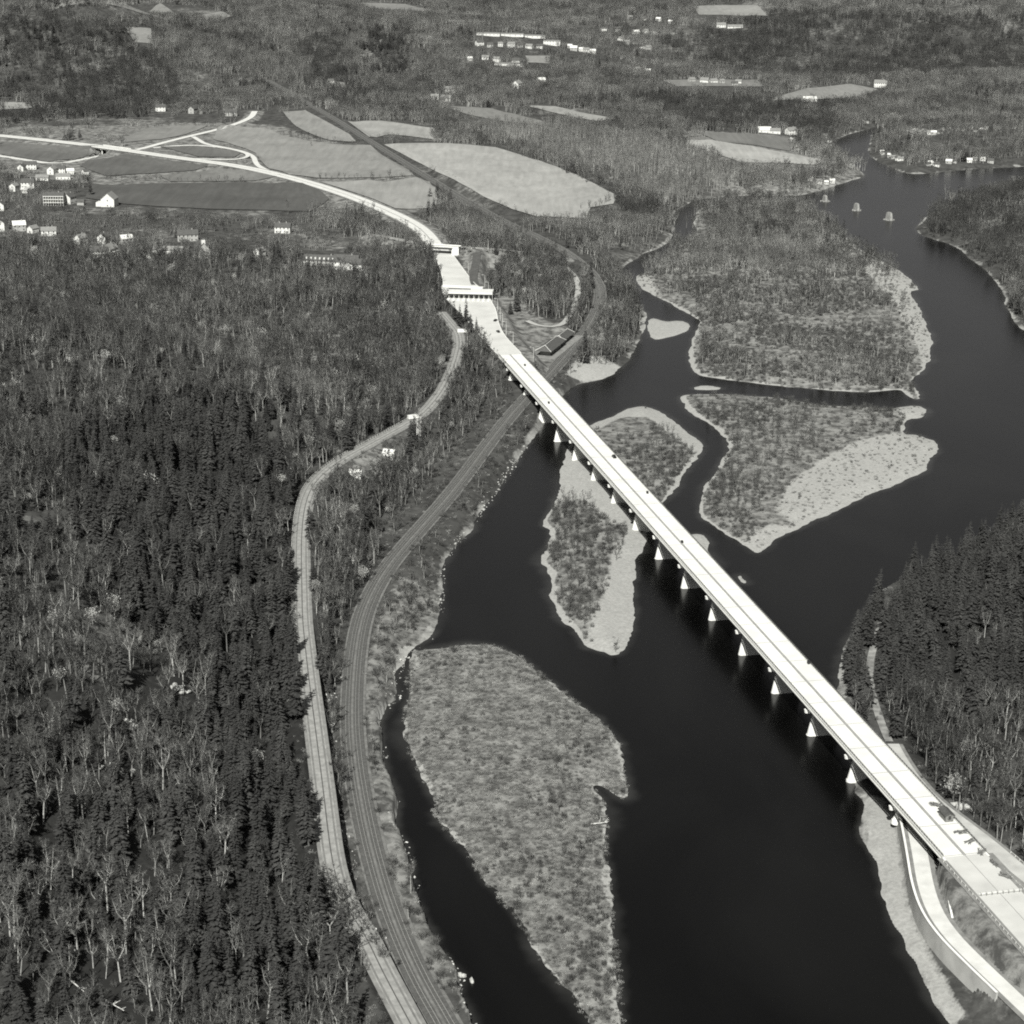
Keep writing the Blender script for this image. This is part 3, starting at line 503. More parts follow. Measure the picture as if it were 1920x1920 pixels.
# the walkway beam seen below the downstream railing
bar(-.75, -.05, -.62, -.4).build('service_beam', M_ALU, br)
for k in np.arange(-2, 14.01, .5):
    mb = MB(); a = bl(k - .004, .56, deckz(k) + .006); b_ = bl(k - .004, DW / 2 - .56, deckz(k) + .006); c_ = bl(k + .004, DW / 2 - .56, deckz(k) + .006); d_ = bl(k + .004, .56, deckz(k) + .006)
    mb.add([a, b_, c_, d_], [(0, 1, 2, 3)]); sh = np.array(bl(k, DW / 2, 0)) - np.array(bl(k, 0, 0)); mb.add([tuple(np.array(q) + sh) for q in (a, b_, c_, d_)], [(0, 1, 2, 3)])
    mb.build('deck_joint', M_JOINT, br)
def pier_mesh(k, zb):
    zc = deckz(k) - 2.62; rz = math.atan2(BN[1], BN[0]); sh = MB(); cp = MB()
    def ring(L0, L1, r, z, n=10):    # stadium from L0 to L1 across the river, half width r
        P = []
        for i in range(n + 1): t = math.pi / 2 + math.pi * i / n; P.append((L0 + r * math.cos(t), r * math.sin(t)))
        for i in range(n + 1): t = -math.pi / 2 + math.pi * i / n; P.append((L1 + r * math.cos(t), r * math.sin(t)))
        return [(bpt(k, 0)[0] - BX + x * math.cos(rz) - y * math.sin(rz), bpt(k, 0)[1] - BY + x * math.sin(rz) + y * math.cos(rz), z) for x, y in P]
    prev = None
    for (l0, l1, r, z) in ((2.6, 14.8, 1.95, zb), (2.7, 14.7, 1.85, zb + 1.6), (2.75, 14.65, 1.68, zb + 1.65), (4.1, 13.3, .85, zc - 1.5)):
        R_ = ring(l0, l1, r, z)
        if prev: sh.strip(prev, R_, True)
        prev = R_
    r0, r1 = ring(.3, 17.1, .95, zc - 1.5), ring(0.1, 17.3, 1.0, zc)
    cp.strip(r0, r1, True); n_ = len(r0); cp.add(r0, [tuple(range(n_ - 1, -1, -1))]); cp.add(r1, [tuple(range(n_))])
    return sh, cp
for k in list(range(-2, 14)):
    x, y = bpt(k, 8); zb = float(min(-1.5, TZ(x, y))) if -sdf(RIVER_W, np.array([x]), np.array([y]))[0] < 0 else float(TZ(x, y)) - 2.0
    s_, c_ = pier_mesh(k, zb); p = s_.build('pier', M_CONC2, br); c_.build('pier_cap', M_CONC2, p)
# abutments
for k, sg in ((K0, -1), (K1, 1)):
    mb = MB(); a, b_ = bl(k, -.2, 0), bl(k, DW + .2, 0); d = BD * sg * 2.0
    mb.prism([(a[0], a[1]), (b_[0], b_[1]), (b_[0] + d[0], b_[1] + d[1]), (a[0] + d[0], a[1] + d[1])], 4.0, deckz(k) - .02); mb.build('abutment', M_CONC2, br)

# ================================================================== BUILDINGS (where they stand)
W_, G_, D_, Gr_, L_ = 'W', 'G', 'D', 'G', 'L'
HOUSES = [  # px, py, length, depth, wall height, turn, wall, roof, windows, label
 (58,317,13,8,6.0,8,W_,D_,4,'white house with dark roof nearest the slip road at the village edge'), (98,326,11,8,6.0,80,W_,G_,3,'white gable-fronted house just right of the village fork'), (113,324,12,8,5.5,5,W_,D_,4,'long-sided white house beside the gable-fronted house at the village fork'),
 (41,320,8,7,5.0,80,W_,D_,2,'small pale cottage below the slip road in the village'), (132,326,8,6,4.0,15,W_,L_,2,'low white outbuilding at the right end of the village row'), (80,338,14,7,3.5,0,W_,G_,3,'low long white building in the middle of the village'), (119,336,16,7,4.0,6,W_,G_,4,'long low white range below the village row'),
 (53,352,14,9,6.5,4,W_,D_,4,'big white box-like house on the village lawn'), (27,358,9,7,6.0,75,W_,G_,3,'narrow white house left of the village lawn'), (46,361,7,5,3.2,0,W_,L_,1,'little white shed in front of the big village house'), (160,327,6,6,4.0,40,W_,D_,1,'lone small white hut at the edge of the dark field'),
 (131,381,12,9,7.0,70,W_,D_,4,'white house built against the right end of the porched inn'), (152,384,7,6,3.5,0,G_,D_,1,'small grey shed between inn and barn'), (3,394,9,8,6.0,85,W_,D_,2,'white gable half cut off by the left edge of the view'), (5,432,9,8,8.0,80,W_,D_,2,'tall white house at the far left among bare trees'),
 (36,432,12,9,6.0,20,G_,L_,3,'grey house with pale roof in the trees below the village'), (62,436,9,7,4.5,60,W_,G_,2,'pale cottage in trees below the village'), (92,441,14,8,5.0,10,W_,G_,3,'long pale house screened by trees at the village bottom'),
 (152,456,10,8,5.5,60,W_,G_,2,'pale gabled house left of the three houses in the wood'), (194,456,9,8,6.5,75,W_,D_,2,'tall white gable in the wood, middle of three'), (237,457,11,8,5.5,30,G_,L_,3,'pale-roofed house in the wood, right of the tall gable'), (186,483,15,10,6.5,12,W_,D_,4,'white house with columned front in the left wood'), (206,480,14,10,7.5,70,G_,G_,3,'grey gabled house close behind the columned white house'),
 (352,451,19,10,6.5,12,G_,D_,5,'dark-roofed stone house on the lawn above the church'), (316,475,27,8,3.6,-4,W_,G_,7,'long low white building left of the church'), (487,482,9,7,6.0,60,W_,G_,2,'narrow white house alone in the central wood'), (531,436,15,9,6.0,-5,W_,D_,4,'white house with twin chimneys below the dark field'),
 (301,208,14,9,6.0,10,W_,D_,3,'white farmhouse left of three under the far wood'), (362,212,12,9,6.5,70,G_,D_,3,'grey farmhouse, middle of three under the far wood'), (434,217,17,9,5.5,0,G_,D_,5,'grey farmhouse, right of three under the far wood'),
 (843,173,18,10,5.0,-8,W_,G_,4,'white roadside house beside the far pine hill'), (836,190,15,10,5.5,-5,G_,G_,3,'grey barn just below the white roadside house'), (815,187,12,9,5.0,0,W_,G_,2,'small white farm shed left of the grey barn'), (970,167,14,11,9.0,60,W_,G_,2,'pale two-storey house on the far town slope'), (1015,157,12,10,6.0,20,W_,L_,1,'small white house right of the pale two-storey one'),
 (1651,163,20,11,7.0,-15,W_,G_,6,'large white hotel alone under the right-hand hill'), (1517,190,22,9,4.0,12,W_,L_,3,'long low white building in the right-hand meadow'), (1483,252,14,10,6.0,30,W_,G_,3,'white farmhouse above the right-hand river field'), (1433,248,17,9,4.0,0,W_,L_,2,'low white barn at the upper edge of the right-hand field'), (1453,250,14,8,4.0,0,W_,G_,2,'small white shed next to the right-hand farm'),
 (1352,51,18,10,5.0,0,W_,G_,4,'white farm on the far hill below the pale lane'), (1378,52,30,8,2.8,4,W_,G_,4,'row of low white sheds right of the far hill farm'), (730,858,6.5,4.5,3.4,-14,W_,L_,2,'small white hut on the bank below the road bend'), (667,893,7.0,3.6,2.6,-8,W_,L_,1,'low white shed on the clearing inside the road bend')]
FARH = []  # tiny far houses: px, py, length, group
for row, (a, b_, n_, lab) in enumerate((((905,86),(1010,92),7,'town'), ((880,112),(960,116),4,'town'), ((1070,92),(1110,100),5,'town'), ((1140,58),(1260,66),6,'town'), ((1165,78),(1215,92),5,'town'), ((1180,36),(1260,42),4,'town'), ((620,158),(650,163),3,'pine'),
   ((1545,262),(1560,274),3,'riverfield'), ((1488,268),(1520,278),4,'riverfield'), ((1630,228),(1685,218),6,'upriver'), ((1700,246),(1760,252),8,'point'), ((1770,243),(1850,246),10,'point'), ((1650,288),(1690,300),7,'point'), ((1735,312),(1790,308),5,'point'), ((1815,304),(1860,303),4,'point'), ((1515,340),(1560,344),5,'camp'), ((1300,155),(1390,158),6,'lawn'), ((1180,133),(1230,140),5,'lawn'))):
    for i in range(n_):
        t = (i + RNG.uniform(-.3, .3)) / max(1, n_ - 1); far_ = lab in ('point', 'camp', 'upriver', 'riverfield')
        FARH.append((a[0] + (b_[0] - a[0]) * t + RNG.uniform(-4, 4), a[1] + (b_[1] - a[1]) * t + RNG.uniform(-2.5, 2.5), RNG.uniform(4.5, 8) if far_ else RNG.uniform(8, 14), lab, row, i, n_))
OTHER_B = [(206,386,9),(103,382,14),(378,478,14),(620,505,24),(1040,655,20),(955,68,22),(915,65,16),(985,68,22),(1035,85,12),(955,124,15),(775,785,5),(867,623,8),(612,480,20),(660,505,10)]
KEEP = [(h[0], h[1], 0.75 * h[2]) for h in HOUSES] + [(f[0], f[1], .5 * f[2]) for f in FARH if f[3] in ('town', 'pine', 'lawn')] + OTHER_B     # px, py, clear radius in metres
KEEP_W = land([k[0] for k in KEEP], [k[1] for k in KEEP]); KEEP_R = np.array([k[2] for k in KEEP])
def clear_of_houses(x, y, z, tall):
    """no trunk on a house, and none right in front of one where the photograph shows it open"""
    ok = np.ones(x.shape, bool)
    for (hx, hy, hz), r in zip(KEEP_W, KEEP_R):
        m = (np.abs(x - hx) < 80) & (np.abs(y - hy) < 170)
        if not m.any(): continue
        reach = tall * hy / (CH - hz) * .4; dx = np.abs(x - hx); dy = hy - y
        ok &= ~(m & (dx < r + 1.5) & (dy > -r - 2) & (dy < r + reach))
    return ok
def visible_strip(x, y, z, tall):
    """tree tops that would cover a road or field the photograph shows clear"""
    ok = np.ones(x.shape, bool)
    for t in (tall * .5, tall):
        a, b_ = proj(x, y, z + t)
        for P, hw_, lim in ((HIGHWAY, 8, 9999), (OLDROAD, 4.5, 1650), (RAIL, 5, 1560), (CROSS, 4, 9999), (NJROAD[len(NJROAD) // 2:], 5, 9999)):
            q = np.column_stack(proj(P[:, 0], P[:, 1], P[:, 2])); q = q[(q[:, 1] > -50) & (q[:, 1] < min(lim, 2100))]
            d, _ = pathdist(np.column_stack([q, np.zeros(len(q))]), a, b_, 60); ok &= ~((d < hw_ * FPX / np.hypot(y, CH) * .55) & (b_ < lim))
        for P in FIELD_PX: ok &= ~inside(P, a, b_ + 1)
        ok &= ~inside(np.array([(842,560),(925,560),(960,640),(940,660),(880,610)], float), a, b_)
    return ok

# ================================================================== VEGETATION
def rot_pick(rg): 
    t = rg.random() * 2 * math.pi; return np.array([math.cos(t), math.sin(t), 0])
def twig(mb, p, d, L, wd, rg):
    d = np.asarray(d) / (np.linalg.norm(d) + 1e-9); s = np.cross(d, rg.normal(size=3)); s /= np.linalg.norm(s) + 1e-9
    p = np.asarray(p); mb.add([p - s * wd, p + s * wd, p + d * L], [(0, 1, 2)])
def bare_tree(seed, h, spread, fork=.38, ntw=650, wd=.055, straight=False):
    rg = np.random.default_rng(seed); tr, cr_ = MB(), MB(); tips = []
    lean = rg.normal(0, .05, 2); zf = h * fork; r0 = .018 * h
    pf = np.array([lean[0] * zf, lean[1] * zf, zf]); tr.tube((0, 0, -1.2), pf, r0, r0 * .72, 5, False)
    nl = 1 if straight else rg.integers(3, 5); limbs = []
    for i in range(nl):
        a = 2 * math.pi * (i + rg.random() * .6) / nl; out = (0.12 if straight else rg.uniform(.5, 1.0)) * spread
        e = pf + np.array([math.cos(a) * out, math.sin(a) * out, (h - zf) * rg.uniform(.8, 1.0)]); m_ = pf * .5 + e * .5 + np.array([math.cos(a), math.sin(a), -.3]) * out * .18
        tr.tube(pf, m_, r0 * .5, r0 * .3, 4, False); tr.tube(m_, e, r0 * .3, r0 * .08, 3, False); limbs += [(pf, m_), (m_, e)]
    nb = 26 if straight else 22
    for i in range(nb):
        a, b_ = limbs[rg.integers(len(limbs))]; t = rg.random(); p = a + (b_ - a) * t; o = rot_pick(rg); L = rg.uniform(.25, .6) * spread * (1.1 - .5 * (p[2] - zf) / (h - zf + 1e-6))
        e = p + o * L + np.array([0, 0, L * rg.uniform(.3, 1.0)]); tr.tube(p, e, r0 * .16, r0 * .05, 3, False); tips.append((p, e, o))
    for i in range(ntw):
        if rg.random() < .8: a, b_, o = tips[rg.integers(len(tips))]
        else: a, b_ = limbs[rg.integers(len(limbs))]; o = rot_pick(rg)
        p = a + (b_ - a) * rg.uniform(.25, 1.05); twig(cr_, p, o * .6 + rg.normal(0, .55, 3) + np.array([0, 0, .55]), rg.uniform(.6, 1.9) * h / 16, wd * rg.uniform(.7, 1.5), rg)
    return tr, cr_
def conifer(seed, h, R, gap=.0, dense=1.0):
    rg = np.random.default_rng(seed); tr, cr_ = MB(), MB(); tr.tube((0, 0, -1.2), (0, 0, h * .97), .016 * h, .02, 5, False)
    n = int(h * 1.25); z0 = h * rg.uniform(.12, .25)
    for i in range(n):
        t = i / (n - 1); z = z0 + (h - z0) * t ** .92; r = R * ((1 - t) ** .75) * rg.uniform(.75, 1.15) + .15
        nb = max(4, int(9 * dense * (1 - .5 * t)))
        for j in range(nb):
            if rg.random() < gap: continue
            a = 2 * math.pi * (j + rg.random()) / nb; o = np.array([math.cos(a), math.sin(a), 0]); s = np.array([-o[1], o[0], 0]); rr = r * rg.uniform(.7, 1.2); dz = -rr * rg.uniform(.05, .4)
            p0 = np.array([0, 0, z]); p1 = o * rr * .55 + np.array([0, 0, z + dz * .35 + .1 * rr]); p2 = o * rr + np.array([0, 0, z + dz]); w_ = rr * rg.uniform(.2, .34)
            cr_.add([p0, p1 - s * w_ + (0, 0, -.12 * rr), p2, p1 + s * w_ + (0, 0, -.12 * rr), p1 + (0, 0, .1)], [(0, 1, 4), (1, 2, 4), (4, 2, 3), (0, 4, 3)])
            for q in (0.55, .8):
                b_ = p0 + (p2 - p0) * q
                for sg in (-1, 1): twig(cr_, b_, s * sg + o * .7 + (0, 0, -.15), rr * .36, rr * .09, rg)
    return tr, cr_
def bush(seed, h, R, n=110, wd=.06):
    rg = np.random.default_rng(seed); tr, cr_ = MB(), MB()
    for i in range(5):
        o = rot_pick(rg); tr.tube((0, 0, -.3), o * R * .5 * rg.random() + np.array([0, 0, h * .7]), .035, .015, 3, False)
    for i in range(n):
        o = rot_pick(rg); p = o * R * rg.random() ** .6 * .8 + np.array([0, 0, h * rg.uniform(.0, .75)]); twig(cr_, p, o * .5 + rg.normal(0, .35, 3) + np.array([0, 0, .9]), h * rg.uniform(.25, .6), wd * rg.uniform(.6, 1.6), rg)
    return tr, cr_
def leafy(seed, h, R, n=420):
    rg = np.random.default_rng(seed); tr, cr_ = bare_tree(seed, h, R, .3, 200)
    for i in range(n):
        d = rg.normal(size=3); d /= np.linalg.norm(d); c_ = rg.normal(0, .4, 3) * R
        p = np.array([0, 0, h * .68]) + np.array([c_[0], c_[1], c_[2] * .9]) + d * .4; twig(cr_, p, d, rg.uniform(.35, .7), rg.uniform(.15, .3), rg)
    return tr, cr_
def clump(seed, kind, n, R):
    rg = np.random.default_rng(seed); tr, cr_ = MB(), MB()
    for i in range(n):
        x, y = rg.uniform(-R, R, 2); s = rg.uniform(.75, 1.2)
        if kind == 'conifer': a, b_ = conifer(seed * 50 + i, 15 * s, 3.0, .25, .55)
        elif kind == 'pale': a, b_ = bare_tree(seed * 50 + i, 15 * s, 2.0, .55, 60, .11, True)
        else: a, b_ = bare_tree(seed * 50 + i, 13.5 * s, 4.2, .35, 120, .13)
        for m_, src in ((tr, a), (cr_, b_)): m_.add([(v[0] + x, v[1] + y, v[2]) for v in src.v], src.f)
    return tr, cr_
def joined(name, tr, cr_, mt, mc):
    mb = MB(); mb.add(tr.v, tr.f); n = len(mb.f); mb.add(cr_.v, cr_.f)
    me = bpy.data.meshes.new(name); me.from_pydata(mb.v, [], mb.f); me.materials.append(mt); me.materials.append(mc)
    idx = np.zeros(len(me.polygons), np.int32); idx[n:] = 1; me.polygons.foreach_set('material_index', idx); me.update(); return bpy.data.objects.new(name, me)
def protos(tagname, gens, mt, mc):
    c_ = bpy.data.collections.new(tagname); L = []
    for i, (a, b_) in enumerate(gens): c_.objects.link(joined('%s_%02d' % (tagname, i), a, b_, mt, mc)); L.append((a, b_))
    return c_, L
P_BARE = protos('bare_tree_kind', [bare_tree(11 + i, h, s, f, 620) for i, (h, s, f) in enumerate([(15, 4.2, .35), (17, 4.8, .42), (13, 4.4, .3), (18, 4.0, .5), (14, 5.0, .33), (16, 3.6, .45)])], M_BARK, M_TWIG)
P_CON = protos('conifer_kind', [conifer(31 + i, h, r, g) for i, (h, r, g) in enumerate([(17, 3.1, .05), (20, 3.4, .1), (14, 3.0, 0.), (22, 3.3, .18), (18, 2.7, .12)])], M_BARKD, M_NEED)
P_BUSH = protos('bush_kind', [bush(51 + i, h, r) for i, (h, r) in enumerate([(2.2, 1.6), (3.2, 1.8), (1.6, 1.5), (4.2, 1.7)])], M_BARKD, M_BUSH)
P_TUFT = protos('tuft_kind', [bush(61 + i, h, r, 70, .05) for i, (h, r) in enumerate([(.8, 1.1), (1.1, 1.0), (.6, 1.4)])], M_DRY, M_DRY)
P_SAP = protos('sapling_kind', [bare_tree(71 + i, h, s, .25, 260, .04) for i, (h, s) in enumerate([(7, 1.6), (9, 1.9), (6, 1.8)])], M_BARKD, M_TWIG)
P_LEAF = protos('leafy_kind', [leafy(81 + i, h, s) for i, (h, s) in enumerate([(9, 3.0), (11, 3.4)])], M_BARK, M_BLOOM)
P_CLB = protos('far_bare_kind', [clump(91 + i, 'bare', 9, 11) for i in range(5)], M_BARK, M_TWIG)
M_TWIGD = mat('dark_twigs', .022, .042, .6, .95, inst=.4, stand=.3); P_CLD = protos('far_oak_kind', [clump(121 + i, 'bare', 9, 10) for i in range(4)], M_BARKD, M_TWIGD)
P_CLC = protos('far_conifer_kind', [clump(101 + i, 'conifer', 7, 10) for i in range(3)], M_BARKD, M_NEED)
P_CLP = protos('far_pale_kind', [clump(111 + i, 'pale', 14, 11) for i in range(3)], M_BARK, mat('pale_twigs', .10, .16, .6, .95, inst=.25))
def rock(seed):
    rg = np.random.default_rng(seed); bm = bmesh.new(); bmesh.ops.create_icosphere(bm, subdivisions=1, radius=1.0)
    for v in bm.verts: v.co = Vector((v.co.x * 1.2, v.co.y * .9, v.co.z * .7)) * rg.uniform(.7, 1.2)
    me = bpy.data.meshes.new('rock_kind'); bm.to_mesh(me); bm.free(); me.materials.append(M_ROCK); return bpy.data.objects.new('rock_kind_%d' % seed, me)
ROCKC = bpy.data.collections.new('rock_kind')
for i in range(4): ROCKC.objects.link(rock(i))

def scatter(name, pts, scl, coll, label, cat, tilt=.05):
    n = len(pts); me = bpy.data.meshes.new(name); me.vertices.add(n); me.vertices.foreach_set('co', np.asarray(pts, np.float32).ravel())
    def attr(nm, t, f, d): a = me.attributes.new(nm, t, 'POINT'); a.data.foreach_set(f, d)
    attr('turn', 'FLOAT_VECTOR', 'vector', np.column_stack([RNG.normal(0, tilt, n), RNG.normal(0, tilt, n), RNG.uniform(0, 6.28, n)]).astype(np.float32).ravel())
    attr('size', 'FLOAT', 'value', np.asarray(scl, np.float32)); attr('pick', 'INT', 'value', RNG.integers(0, len(coll.objects), n).astype(np.int32))
    me.update(); o = bpy.data.objects.new(name, me); COL.objects.link(o)
    g = bpy.data.node_groups.new(name + '_nodes', 'GeometryNodeTree'); g.interface.new_socket('Geometry', in_out='INPUT', socket_type='NodeSocketGeometry'); g.interface.new_socket('Geometry', in_out='OUTPUT', socket_type='NodeSocketGeometry')
    N = g.nodes; L = g.links; gi, go = N.new('NodeGroupInput'), N.new('NodeGroupOutput'); ci = N.new('GeometryNodeCollectionInfo'); ci.inputs['Collection'].default_value = coll; ci.inputs['Separate Children'].default_value = True; ci.inputs['Reset Children'].default_value = True
    ip = N.new('GeometryNodeInstanceOnPoints'); ip.inputs['Pick Instance'].default_value = True
    def na(nm, t): a = N.new('GeometryNodeInputNamedAttribute'); a.data_type = t; a.inputs['Name'].default_value = nm; return a.outputs['Attribute']
    L.new(gi.outputs[0], ip.inputs['Points']); L.new(ci.outputs[0], ip.inputs['Instance']); L.new(na('pick', 'INT'), ip.inputs['Instance Index']); L.new(na('turn', 'FLOAT_VECTOR'), ip.inputs['Rotation']); L.new(na('size', 'FLOAT'), ip.inputs['Scale']); L.new(ip.outputs[0], go.inputs[0])
    md = o.modifiers.new('scatter', 'NODES'); md.node_group = g
    me.materials.append(coll.objects[0].data.materials[0])
    return tag(o, label, cat, kind='stuff')

def cand(y0, y1, step, um=.33):
    ys = np.arange(y0, y1, step); X, Y = [], []
    for y in ys:
        x = np.arange(-um * y, um * y, step); X.append(x); Y.append(np.full(x.shape, y))
    X, Y = np.concatenate(X), np.concatenate(Y); return X + RNG.uniform(-.5, .5, X.shape) * step, Y + RNG.uniform(-.5, .5, X.shape) * step
_ob = int(np.argmax(np.array(proj(*OLDROAD.T))[1] > 1630)); _rb = int(np.argmax((np.array(proj(*RAIL.T))[1] > 1500) & (RAIL[:, 1] < 1000)))
def open_ground(x, y, mg):
    """true where nothing built or farmed takes the ground; mg: clearance"""
    ok = np.ones(x.shape, bool)
    for P, hw_ in ((OLDROAD[:_ob], 6), (OLDROAD[_ob - 1:], 3.6), (RAIL[:_rb], 6.5), (RAIL[_rb - 1:], 5.2), (HIGHWAY, 11), (NJROAD[:NJH], 2.8), (NJROAD[NJH:], 6.5), (RAMP, 8), (APPR, 15), (CROSS, 6), (LOOP, 5), (RAMPN, 5), (PRAMP, 5), (OVER, 6), (CREEKROAD, 4)):
        ok &= pathdist(P, x, y, hw_ + mg + 4)[0] > hw_ + mg
    ok &= sdf(PLZ_POLY, x, y, 20) < -3 - mg
    rel = np.stack([x - BX, y - BY], -1); kk = rel @ BD / S_; oo = rel @ BN
    ok &= ~((kk > K0 - .1) & (kk < K1 + 2) & (oo > -2.5 - mg) & (oo < 24 + mg))
    return ok
CLEAR = [np.array(p, float) for p in ([(923,555),(962,560),(990,592),(1045,600),(1068,618),(1062,660),(1035,700),(985,688),(935,615)], [(850,480),(935,478),(925,540),(905,540),(870,500)], [(640,866),(735,866),(740,892),(700,906),(645,897)], [(1745,1600),(1800,1655),(1980,1850),(1980,1960),(1850,1830),(1735,1700)], [(1060,716),(1075,698),(1095,682),(1168,688),(1145,712)],
  [(20,962),(100,960),(110,1000),(40,1000)], [(220,1300),(300,1250),(345,1290),(250,1350)], [(100,372),(250,372),(420,396),(420,404),(150,400)], [(860,600),(885,612),(900,640),(870,650),(862,630)], [(1612,1470),(1690,1530),(1760,1640),(1990,1850),(1990,2050),(1800,2050),(1640,1700)])]
VILLAGE = np.array([(0,300),(140,315),(180,345),(170,400),(420,405),(560,410),(700,460),(690,510),(560,515),(300,500),(150,490),(0,450)], float)
POPLAR = np.array([(870,212),(1000,236),(1150,262),(1300,290),(1390,335),(1345,385),(1255,388),(1150,340),(1000,288),(900,255)], float)
CON_L = np.array([(0,1360),(200,1300),(400,1400),(430,1620),(370,1940),(0,1940)], float)
LIGHTGAP = np.array([(0,560),(420,560),(650,640),(640,760),(330,720),(0,740)], float)

# ---- near woods, tree by tree
x, y = cand(430, 1760, 5.4, .46); ok = open_ground(x, y, 0.0); x, y = x[ok], y[ok]; z = TZ(x, y); ok = clear_of_houses(x, y, z, 10) & visible_strip(x, y, z, 9); x, y = x[ok], y[ok]
sr = -sdf(RIVER_W, x, y, 200); isl = {k: sdf(P, x, y, 60) for k, P in ISL_W.items()}; z = TZ(x, y); px, py = proj(x, y, z)
inF = np.zeros(x.shape, bool)
for P in FIELD_PX + CLEAR: inF |= inside(P, px, py)
rd = RNG.random(x.shape); n1 = vnoise(x, y, 42.0); n2 = vnoise(x + 500, y + 77, 90.0)
main = (sr > 3) & ~inF
dr, _ = pathdist(RAIL, x, y, 400); do, _ = pathdist(OLDROAD, x, y, 400)
leftbank = main & (sr < 40) & (x < 120) & (y < 1300) & (dr < 45) & (sr < dr + 25) & (px > 640)
vil = inside(VILLAGE, px, py)
dens = np.where(leftbank, .14, np.where(vil, .7, .62 + .5 * (n1 > .33)))
dens = np.where(inside(CON_D, px, py), .42 + .5 * (n1 > .38), dens); dens = np.where(inside(LIGHTGAP, px, py) & (n1 < .45), .35, dens)
right = (x > 130) & (y < 1150)
wx, wy = px + (vnoise(x, y, 33.0) - .5) * 130 + (vnoise(x + 9, y, 11.0) - .5) * 70, py + (vnoise(x + 70, y, 33.0) - .5) * 110
pc = np.where(inside(CON_D, wx, wy), .83, np.where(inside(CON_L, wx, wy), .34 + .4 * (n2 > .42), np.where(right, .55 + .4 * (n2 > .3), np.where((x < -60) & (y < 1300), .05 + .2 * (n2 > .55), .04)))); pc = np.where(right & (py > 1330), .12, pc)
pick = main & (rd < dens); con = pick & (RNG.random(x.shape) < pc); bare = pick & ~con
con &= ~leftbank
treeA = (isl['A'] > 6) & (rd < .06 + .85 * smooth(.44, .58, vnoise(x + 40, y + 15, 30.0))) & ~((px > 1560) & (py < 640) & (RNG.random(x.shape) < .7))
M_T = np.array([(1048,935),(1110,930),(1125,1010),(1180,1000),(1160,1060),(1130,1120),(1100,1180),(1050,1150),(1035,1060)], float); M_T2 = np.array([(1180,850),(1250,800),(1310,850),(1260,930),(1200,900)], float)
R_T = np.array([(1300,775),(1520,775),(1540,830),(1470,890),(1420,960),(1330,980),(1320,930),(1370,850)], float); L_T = np.array([(1040,1330),(1110,1360),(1130,1600),(1140,1800),(1090,1860),(1060,1650),(1040,1500)], float)
sapl = ((isl['M'] > 2) & (inside(M_T, px, py) | inside(M_T2, px, py)) & (rd < .75)) | ((isl['R'] > 2) & inside(R_T, px, py) & (rd < .8)) | ((isl['L'] > 2) & inside(L_T, px, py) & (rd < .35)) | (leftbank & (rd > .9))
infr = (px > -20) & (px < 1940) & (py > -20) & (py < 1960)
bshape = np.clip(.55 + .65 * RNG.random(x.shape) - .2 * (n1 < .3), .4, 1.25); cshape = .6 + .75 * RNG.random(x.shape) ** 1.3
bshape = np.where(leftbank, bshape * .7, bshape); bshape = np.where(treeA, bshape * .72, bshape)
bare |= treeA
def nearest(mask, n):
    i = np.where(mask & infr)[0]; d = np.hypot(x[i], y[i]); return i[np.argsort(d)[:n]]
sel_c = nearest(con, 300); sel_b = nearest(bare & ~leftbank & ~treeA, 300)
def singles(name, sel, pr, mt, mc, sizes, labels, group):
    meshes = []
    for a, b_ in pr:
        ms = []
        for nm, src, m_ in (('trunk', a, mt), ('crown', b_, mc)): me = bpy.data.meshes.new(nm); me.from_pydata(src.v, [], src.f); me.materials.append(m_); ms.append((nm, me))
        meshes.append(ms)
    for i in sel:
        lb, gp = labels(px[i], py[i], sizes[i]); r_ = thing(name, lb, 'tree', (x[i], y[i], z[i]), RNG.uniform(0, 6.28), gp); s_ = float(sizes[i]); r_.scale = (s_, s_, s_ * float(RNG.uniform(.9, 1.12))); r_.rotation_euler[0] = RNG.normal(0, .05); r_.rotation_euler[1] = RNG.normal(0, .05)
        for nm, me in meshes[RNG.integers(len(meshes))]: c_ = bpy.data.objects.new(nm, me); COL.objects.link(c_); c_.parent = r_
def where(a, b_, s_):
    o_ = float(np.interp(b_, [603, 890, 1100, 1480, 1755, 1920], [862, 603, 566, 606, 686, 770])); size = 'tall' if s_ > .95 else ('small' if s_ < .78 else 'mid-sized')
    if a > 1400: col = 'on the right-hand bank'; grp = 'right bank'; lv = 'near the river' if a < 1720 else 'high above the bridge'
    else:
        grp = 'left slope'; col = 'in the strip between old road and railway' if a > o_ else ('hard by the old road' if a > o_ - 90 else ('on the lower left slope' if a > o_ - 260 else ('midway up the left slope' if a > 130 else 'at the left edge of the view')))
        lv = 'along the bottom edge' if b_ > 1800 else ('low in the view' if b_ > 1640 else ('below the clearings' if b_ > 1480 else ('level with the grassy island' if b_ > 1300 else 'level with the middle island')))
    return size, col, lv, grp
def lab_c(a, b_, s_): size, col, lv, grp = where(a, b_, s_); return '%s dark conifer %s, %s' % (size, col, lv), 'conifers on the ' + grp
def lab_b(a, b_, s_): size, col, lv, grp = where(a, b_, s_); return '%s leafless tree %s, %s' % (size, col, lv), 'bare trees on the ' + grp
def pathd(a, b_):
    o_ = np.interp(b_, [603, 890, 1100, 1480, 1755, 1920], [862, 603, 566, 606, 686, 770]); return a > o_
singles('conifer_tree', sel_c, P_CON[1], M_BARKD, M_NEED, cshape, lab_c, None); singles('bare_tree', sel_b, P_BARE[1], M_BARK, M_TWIG, bshape, lab_b, None)
rest_c = con.copy(); rest_c[sel_c] = False; rest_b = bare.copy(); rest_b[sel_b] = False
